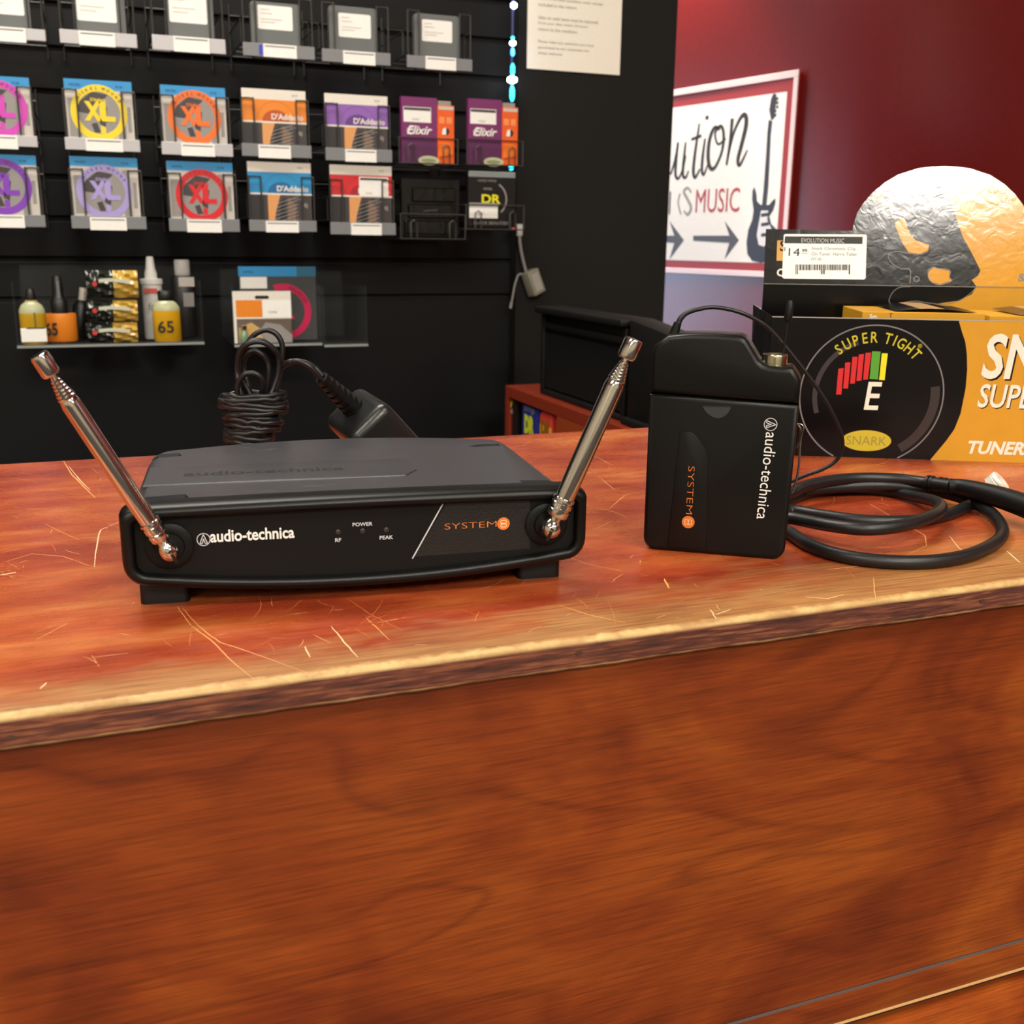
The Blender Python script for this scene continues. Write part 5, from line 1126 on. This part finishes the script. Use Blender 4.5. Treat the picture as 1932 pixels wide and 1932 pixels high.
WC = mat('grey_white_cord', (150, 150, 146), .45)
b = MB(); b.tube([q(980, 440), q(981, 458), q(984, 478), q(988, 496), q(993, 514), q(997, 528)], .0034, WC, 10, sm=4); b.tube([q(985, 517), q(978, 519), q(972, 535), q(968, 555), q(964, 578)], .0022, WC, 8, sm=4); b.tube([q(965, 570), q(963, 582)], .0034, WC, 8); b.build('cord', t)
p = Vector(q(1006, 533)); M = Matrix.Translation(p) @ Matrix.Rotation(0.38, 4, 'Y').inverted() @ Matrix.Rotation(0.35, 4, 'Z')
b = MB(); b.box((-.0165, -.013, -.0265), (.0165, .013, .0265), mat('off_white_plastic', (150, 150, 132), .45), .003, 3, M=M); b.box((-.0095, -.0136, -.019), (.0095, -.0128, .019), mat('rating_label', (176, 176, 170), .5), M=M); b.build('plug_box', t)
# ------------------------------------------------------------------ printed notice
NF = Fr((0, 2.168, 0), 0); a = NF.uv(994, 127); c = NF.uv(1171, 133); w = c[0]-a[0]-.002; F = Fr((a[0], 2.168, a[1]-.002), 0)
b = MB(); b.box((0, 0, 0), (w, .0006, .29), PAPER); 
FI = mat('print_grey', (120, 112, 108), .6)
lines = [(.145, 'Evolution Music Provides a 30 day'), (.134, 'return on merchandise as a courtesy'), (.123, 'items in as sold condition with receipt'), (.112, 'included in the return.'), (.088, 'Sales on used items must be returned'), (.077, 'from your date within 24 hours'), (.066, 'return to the condition.'), (.042, 'Please make any questions you have'), (.031, 'guaranteed to our customers are'), (.020, 'always welcome.')]
for z0, s_ in lines: b.text(s_, .024, z0+.008, .0058, -.0003, FI, w=min(w-.045, len(s_)*.0037))
tagm(b.build('paper_notice', smooth=False), 'white printed paper notice taped to the black wall', 'notice', None, F)
# ------------------------------------------------------------------ banner on the red wall
RR = Fr(tuple(RED.o), -78); q_ = lambda cx, cy, yl=-.012: RR.uv(*crop(cx, cy, 1240, 100, 2.792), yl)
tl = q_(80, 208); tr = q_(763, 90); br = q_(655, 1205, -.012); zt, zb_ = (tl[1]+tr[1])/2, q_(60, 1150)[1]; xr_ = (tr[0]+q_(665, 925)[0])/2+.0; xl_ = xr_-1.05
o = RR.o + RR.e*xl_; F = Fr((o[0], o[1], zb_), -78); t = thing('shop_banner', 'white shop sign with red border, script lettering, arrows and a guitar on the red wall', 'sign', fr=F)
w, h = xr_-xl_, zt-zb_; REDB = mat('banner_red', (150, 30, 34), .5); WB = mat('banner_white', (232, 228, 222), .55)
K = lambda cx, cy, yl=-.0124: (q_(cx, cy, yl)[0]-xl_, q_(cx, cy, yl)[1]-zb_)
b = MB(); b.box((0, -.012, 0), (w, -.001, h), REDB, .001, 1); b.build('board', t, smooth=False)
b = MB(); m0 = .036; b.flat(rect(.036, .030, w-.030, h-.040), -.0122, WB); b.build('white_field', t, smooth=False)
b = MB(); FRM = mat('pink_white_edge', (226, 200, 200), .35)
for lo, hi in (((-.004, -.016, h-.012), (w+.004, -.0125, h+.004)), ((-.004, -.016, -.004), (w+.004, -.0125, .010)), ((w-.010, -.016, .010), (w+.004, -.0125, h-.012)), ((-.004, -.016, .010), (.010, -.0125, h-.012))): b.box(lo, hi, FRM, .001, 1)
b.build('clear_frame', t, smooth=False)
b = MB(); s_ = lambda pts, wd: b.stroke([K(*p) for p in pts], [v*1.35 for v in wd] if isinstance(wd, list) else wd*1.35, -.0127, INK)
s_([(70, 640), (95, 560), (110, 470)], [.004, .006, .005]); s_([(110, 470), (100, 560), (96, 640), (112, 660), (135, 610), (150, 540)], [.005, .007, .007, .005, .004, .004]); s_([(150, 470), (140, 560), (135, 640), (150, 655), (165, 620)], [.004, .007, .007, .005, .003])
s_([(222, 372), (200, 520), (190, 620), (200, 655), (225, 610)], [.004, .007, .008, .006, .003]); s_([(180, 455), (232, 435)], .005)
s_([(252, 450), (240, 540), (235, 615), (245, 640), (265, 590)], [.004, .007, .007, .005, .003]); s_([(262, 330), (262, 350)], .008)
s_([(330, 400), (300, 395), (275, 460), (268, 550), (280, 605), (305, 600), (340, 520), (350, 430), (335, 385), (305, 420), (320, 480), (360, 450)], [.006, .007, .008, .009, .008, .006, .006, .007, .006, .005, .004, .004])
s_([(395, 345), (385, 460), (365, 590)], [.008, .007, .005]); s_([(368, 570), (400, 430), (440, 340), (465, 330), (468, 380), (445, 480), (425, 560), (435, 590), (475, 510)], [.004, .005, .007, .009, .010, .009, .008, .006, .003])
s_([(20, 560), (40, 470), (55, 400)], .007); s_([(-60, 500), (-40, 420), (0, 440), (-10, 560), (-50, 560), (-60, 500)], .007)
b.build('script_lettering', t, smooth=False)
b = MB(); a = K(200, 850); c = K(440, 685); b.text('MUSIC', a[0], a[1]+.004, c[1]-a[1]-.014, -.0127, mat('music_red', (172, 44, 48), .5), w=c[0]-a[0]); b.build('red_lettering', t, smooth=False)
b = MB(); b.stroke([K(180, 735), K(160, 710), K(140, 730), K(160, 770), K(178, 815), K(160, 850), K(140, 830)], [.005, .006, .008, .008, .009, .007, .004], -.0127, mat('ornament_grey', (140, 140, 132), .5)); b.stroke([K(120, 740), K(110, 790), K(125, 850)], .005, -.0127, mat('ornament_grey', (140, 140, 132), .5)); b.stroke([K(70, 730), K(66, 800), K(64, 850)], .005, -.0127, INK); b.build('ornament', t, smooth=False)  # grey and black printed ornament left of the red lettering
b = MB()
for x0 in (190, -100):
    b.flat([K(x0, 962), K(x0+190, 962), K(x0+165, 885), K(x0+240, 985), K(x0+165, 1085), K(x0+190, 1000), K(x0, 988)], -.0127, mat('arrow_charcoal', (70, 70, 76), .5))
b.build('arrow', t, smooth=False)
b = MB(); NV = mat('guitar_navy_black', (34, 36, 48), .5)
b.flat([K(588, 350), K(580, 420), K(572, 560), K(560, 720), K(552, 800), K(575, 800), K(585, 700), K(592, 560), K(598, 430), K(606, 360)], -.0127, NV)
b.flat([K(600, 355), K(590, 300), K(600, 240), (K(612, 214)), K(628, 216), K(628, 250), K(622, 300), K(615, 345)], -.0127, NV)
for yy in (240, 262, 284, 306, 328): b.disc(*K(633 if yy < 290 else 622, yy), .0035, -.0128, NV, n=12)
b.flat([K(512, 705), K(502, 725), K(500, 770), K(508, 830), K(500, 880), K(480, 930), K(470, 1000), K(475, 1060), K(500, 1095), K(545, 1105), K(590, 1100), K(640, 1070), K(660, 1010), K(640, 940), K(600, 900), K(590, 860), K(610, 830), K(622, 790), K(622, 765), K(605, 780), K(590, 800), K(545, 800), K(525, 780), K(522, 740)], -.0127, NV)
WG = mat('pickguard_white', (214, 212, 214), .5)
b.flat([K(548, 830), K(585, 830), K(580, 880), K(600, 920), K(612, 980), K(560, 1020), K(535, 1010), K(525, 960), K(535, 900)], -.0129, WG)
for yy in (855, 905, 960): b.stroke([K(548, yy), K(590, yy-6)], .008, -.0131, NV, sm=0)
b.build('guitar_picture', t, smooth=False)

# ------------------------------------------------------------------ low wooden cabinet with packs, and the black equipment on it
KF = Fr((0.738, 1.95, 0), -90)          # local x runs towards the camera, the open face looks left
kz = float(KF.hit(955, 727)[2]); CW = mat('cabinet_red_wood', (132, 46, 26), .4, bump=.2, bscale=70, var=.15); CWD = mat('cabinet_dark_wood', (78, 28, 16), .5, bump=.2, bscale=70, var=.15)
t = thing('low_cabinet', 'low red wood cabinet with open pigeonholes behind the counter', 'cabinet', fr=KF)
LN, DP = 0.62, 0.44
b = MB(); b.box((0, 0, kz-.022), (LN, DP, kz), CW, .001, 1); b.build('top', t, smooth=False)
for x in (0, LN-.018): b = MB(); b.box((x, 0.0, 0), (x+.018, DP, kz-.022), CW); b.build('side_panel', t, smooth=False)
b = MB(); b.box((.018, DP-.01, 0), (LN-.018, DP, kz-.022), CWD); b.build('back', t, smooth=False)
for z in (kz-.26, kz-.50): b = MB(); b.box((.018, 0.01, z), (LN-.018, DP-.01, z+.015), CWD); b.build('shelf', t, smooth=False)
b = MB(); b.box((KF.uv(1050, 800, 0)[0], 0.0, kz-.245), (LN-.018, 0.012, kz-.022), mat('cabinet_orange_wood', (150, 62, 28), .4, bump=.2, bscale=70, var=.12)); dr = b.build('door', t, smooth=False)
u = KF.uv(1075, 814); b = MB(); b.lathe([(.004, 0), (.004, .010), (.009, .014), (.008, .022), (.001, .024)], CHRD, Matrix.Translation((u[0], 0, min(u[1], kz-.05))) @ Matrix.Rotation(pi/2, 4, 'X'), 16); b.build('knob', dr)
kq = lambda px_, py_, yl=0.0: KF.uv(px_, py_, yl)
def cpack(label, xl, xr, yt, build, dy=.02, zb=None):
    a = kq(xl, yt, dy); c = kq(xr, yt, dy); F = Fr(tuple(KF.o+KF.e*a[0]+KF.n*dy+np.array([0, 0, (kz-.245) if zb is None else zb])), -90); b = MB(); w = c[0]-a[0]; h = min(max(a[1], c[1]), kz-.032)-((kz-.245) if zb is None else zb); build(b, w, h); return tagm(b.build('string_pack', smooth=False), label, 'string pack', 'string packs in the low cabinet', F)
def pxt(b, st, l, bt, r, tp, dy, m, **kw):
    a = kq(l, bt, dy); c = kq(r, tp, dy); o_ = CUR[0]; b.text(st, a[0]-o_[0], a[1]-o_[1], c[1]-a[1], -.0012, m, w=c[0]-a[0], **kw)
CUR = [None]
def p_blue(b, w, h):
    b.box((0, 0, 0), (w, .10, h), mat('navy_pack', (44, 52, 140), .4), .001, 1); pxt(b, 'DR', 990, 816, 1009, 788, .006, mat('lime_print', (206, 216, 40), .5), bold=.08); pxt(b, 'strings', 990, 777, 1010, 770, .006, PHG)
def p_ry(b, w, h):
    b.prism(rrect(0, 0, w, h, .012), 0, .10, mat('red_pack', (226, 70, 56), .4), .001, 1); zc = h-.024; b.flat(rect(0.001, 0.001, w-.001, zc), -.0004, mat('yellow_pack', (236, 176, 30), .4)); pxt(b, 'DR', 1021, 820, 1039, 797, .006, mat('ochre_dark', (150, 92, 20), .5), bold=.08)
def p_dk(b, w, h):
    b.box((0, 0, 0), (w, .10, h), CAPB, .001, 1); pxt(b, 'V', 963, 768, 968, 757, .006, mat('lime_print', (206, 216, 40), .5), bold=.05); u = kq(966, 776, .006); b.disc(u[0]-CUR[0][0], u[1]-CUR[0][1], .005, -.0006, PHG)
for args in (('dark string pack with a lime mark at the left end of the low cabinet', 960, 975, 752, p_dk), ('navy blue string pack with lime letters in the low cabinet', 986, 1015, 757, p_blue), ('red and yellow string pack right of the navy one in the low cabinet', 1019, 1042, 776, p_ry)):
    a_ = kq(args[1], args[3], .006); CUR[0] = (max(a_[0], .020), kz-.245)
    lab, xl, xr, yt, fn = args; c_ = kq(xr, yt, .006); zb = kz-.245; F = Fr(tuple(KF.o+KF.e*CUR[0][0]+KF.n*.006+np.array([0, 0, zb])), -90); b = MB()
    fn(b, c_[0]-CUR[0][0], min(kq((xl+xr)/2, yt, .006)[1], kz-.026)-zb); tagm(b.build('string_pack', smooth=False), lab, 'string pack', 'string packs in the low cabinet', F)
# black cases on the cabinet
EQ = mat('black_vinyl_case', (14, 14, 14), .55, bump=.3, bscale=300, spec=.3); EQD = mat('black_grille', (9, 9, 9), .8, bump=.4, bscale=900, spec=.2)
a0 = KF.uv(1018, 724, .02)[0]; a1 = KF.uv(1178, 700, .02)[0]; ht = KF.uv(1020, 577, .02)[1]-kz
F = Fr(tuple(KF.o+KF.e*a0+KF.n*.02+np.array([0, 0, kz])), -90); t = thing('black_amplifier', 'black speaker-like case with a recessed front standing on the low cabinet', 'amplifier', fr=F)
w = a1-a0
b = MB(); b.box((0, .012, 0), (w, .045, ht-.013), EQ, .004, 2); b.build('case', t)
b = MB(); b.box((.012, .006, .012), (w-.012, .0125, ht-.045), EQD, .002, 1); b.build('grille', t, smooth=False)
for lo, hi in (((0, 0, 0), (.012, .012, ht-.013)), ((w-.012, 0, 0), (w, .012, ht-.013)), ((.012, 0, ht-.040), (w-.012, .012, ht-.028)), ((.012, 0, 0), (w-.012, .012, .010))): b = MB(); b.box(lo, hi, EQ, .003, 2); b.build('rim', t)
b = MB(); b.box((-.004, -.012, ht-.012), (w+.004, .050, ht), EQ, .003, 2); b.build('lid', t)
x0 = a1+.012; F = Fr(tuple(KF.o+KF.e*x0+KF.n*.02+np.array([0, 0, kz])), -90); t = thing('black_equipment_case', 'black case with a sloping top beside the speaker-like one, partly behind the transmitter', 'case', fr=F)
def k2(px_, py_): u = F.uv(px_, py_); return (u[0], u[1])
x1 = LN-x0-.004
p1, p2 = k2(1182, 600), k2(1262, 632)
sl = (p2[1]-p1[1])/(p2[0]-p1[0])
b = MB(); b.prism([(0, .012), (x1, .012), (x1, p1[1]+sl*(x1-p1[0])), (0, p1[1]-sl*p1[0])], 0, .045, EQ, .003, 2); b.build('case', t); b = MB(); b.box((-.002, -.01, 0), (x1, .055, .0115), EQD, .003, 2); b.build('base', t)
print('case', x0, x1, p1, p2, 'LN', LN, 'packs', kq(1018, 778, .02), kq(1042, 778, .02), kq(963, 755, .02))
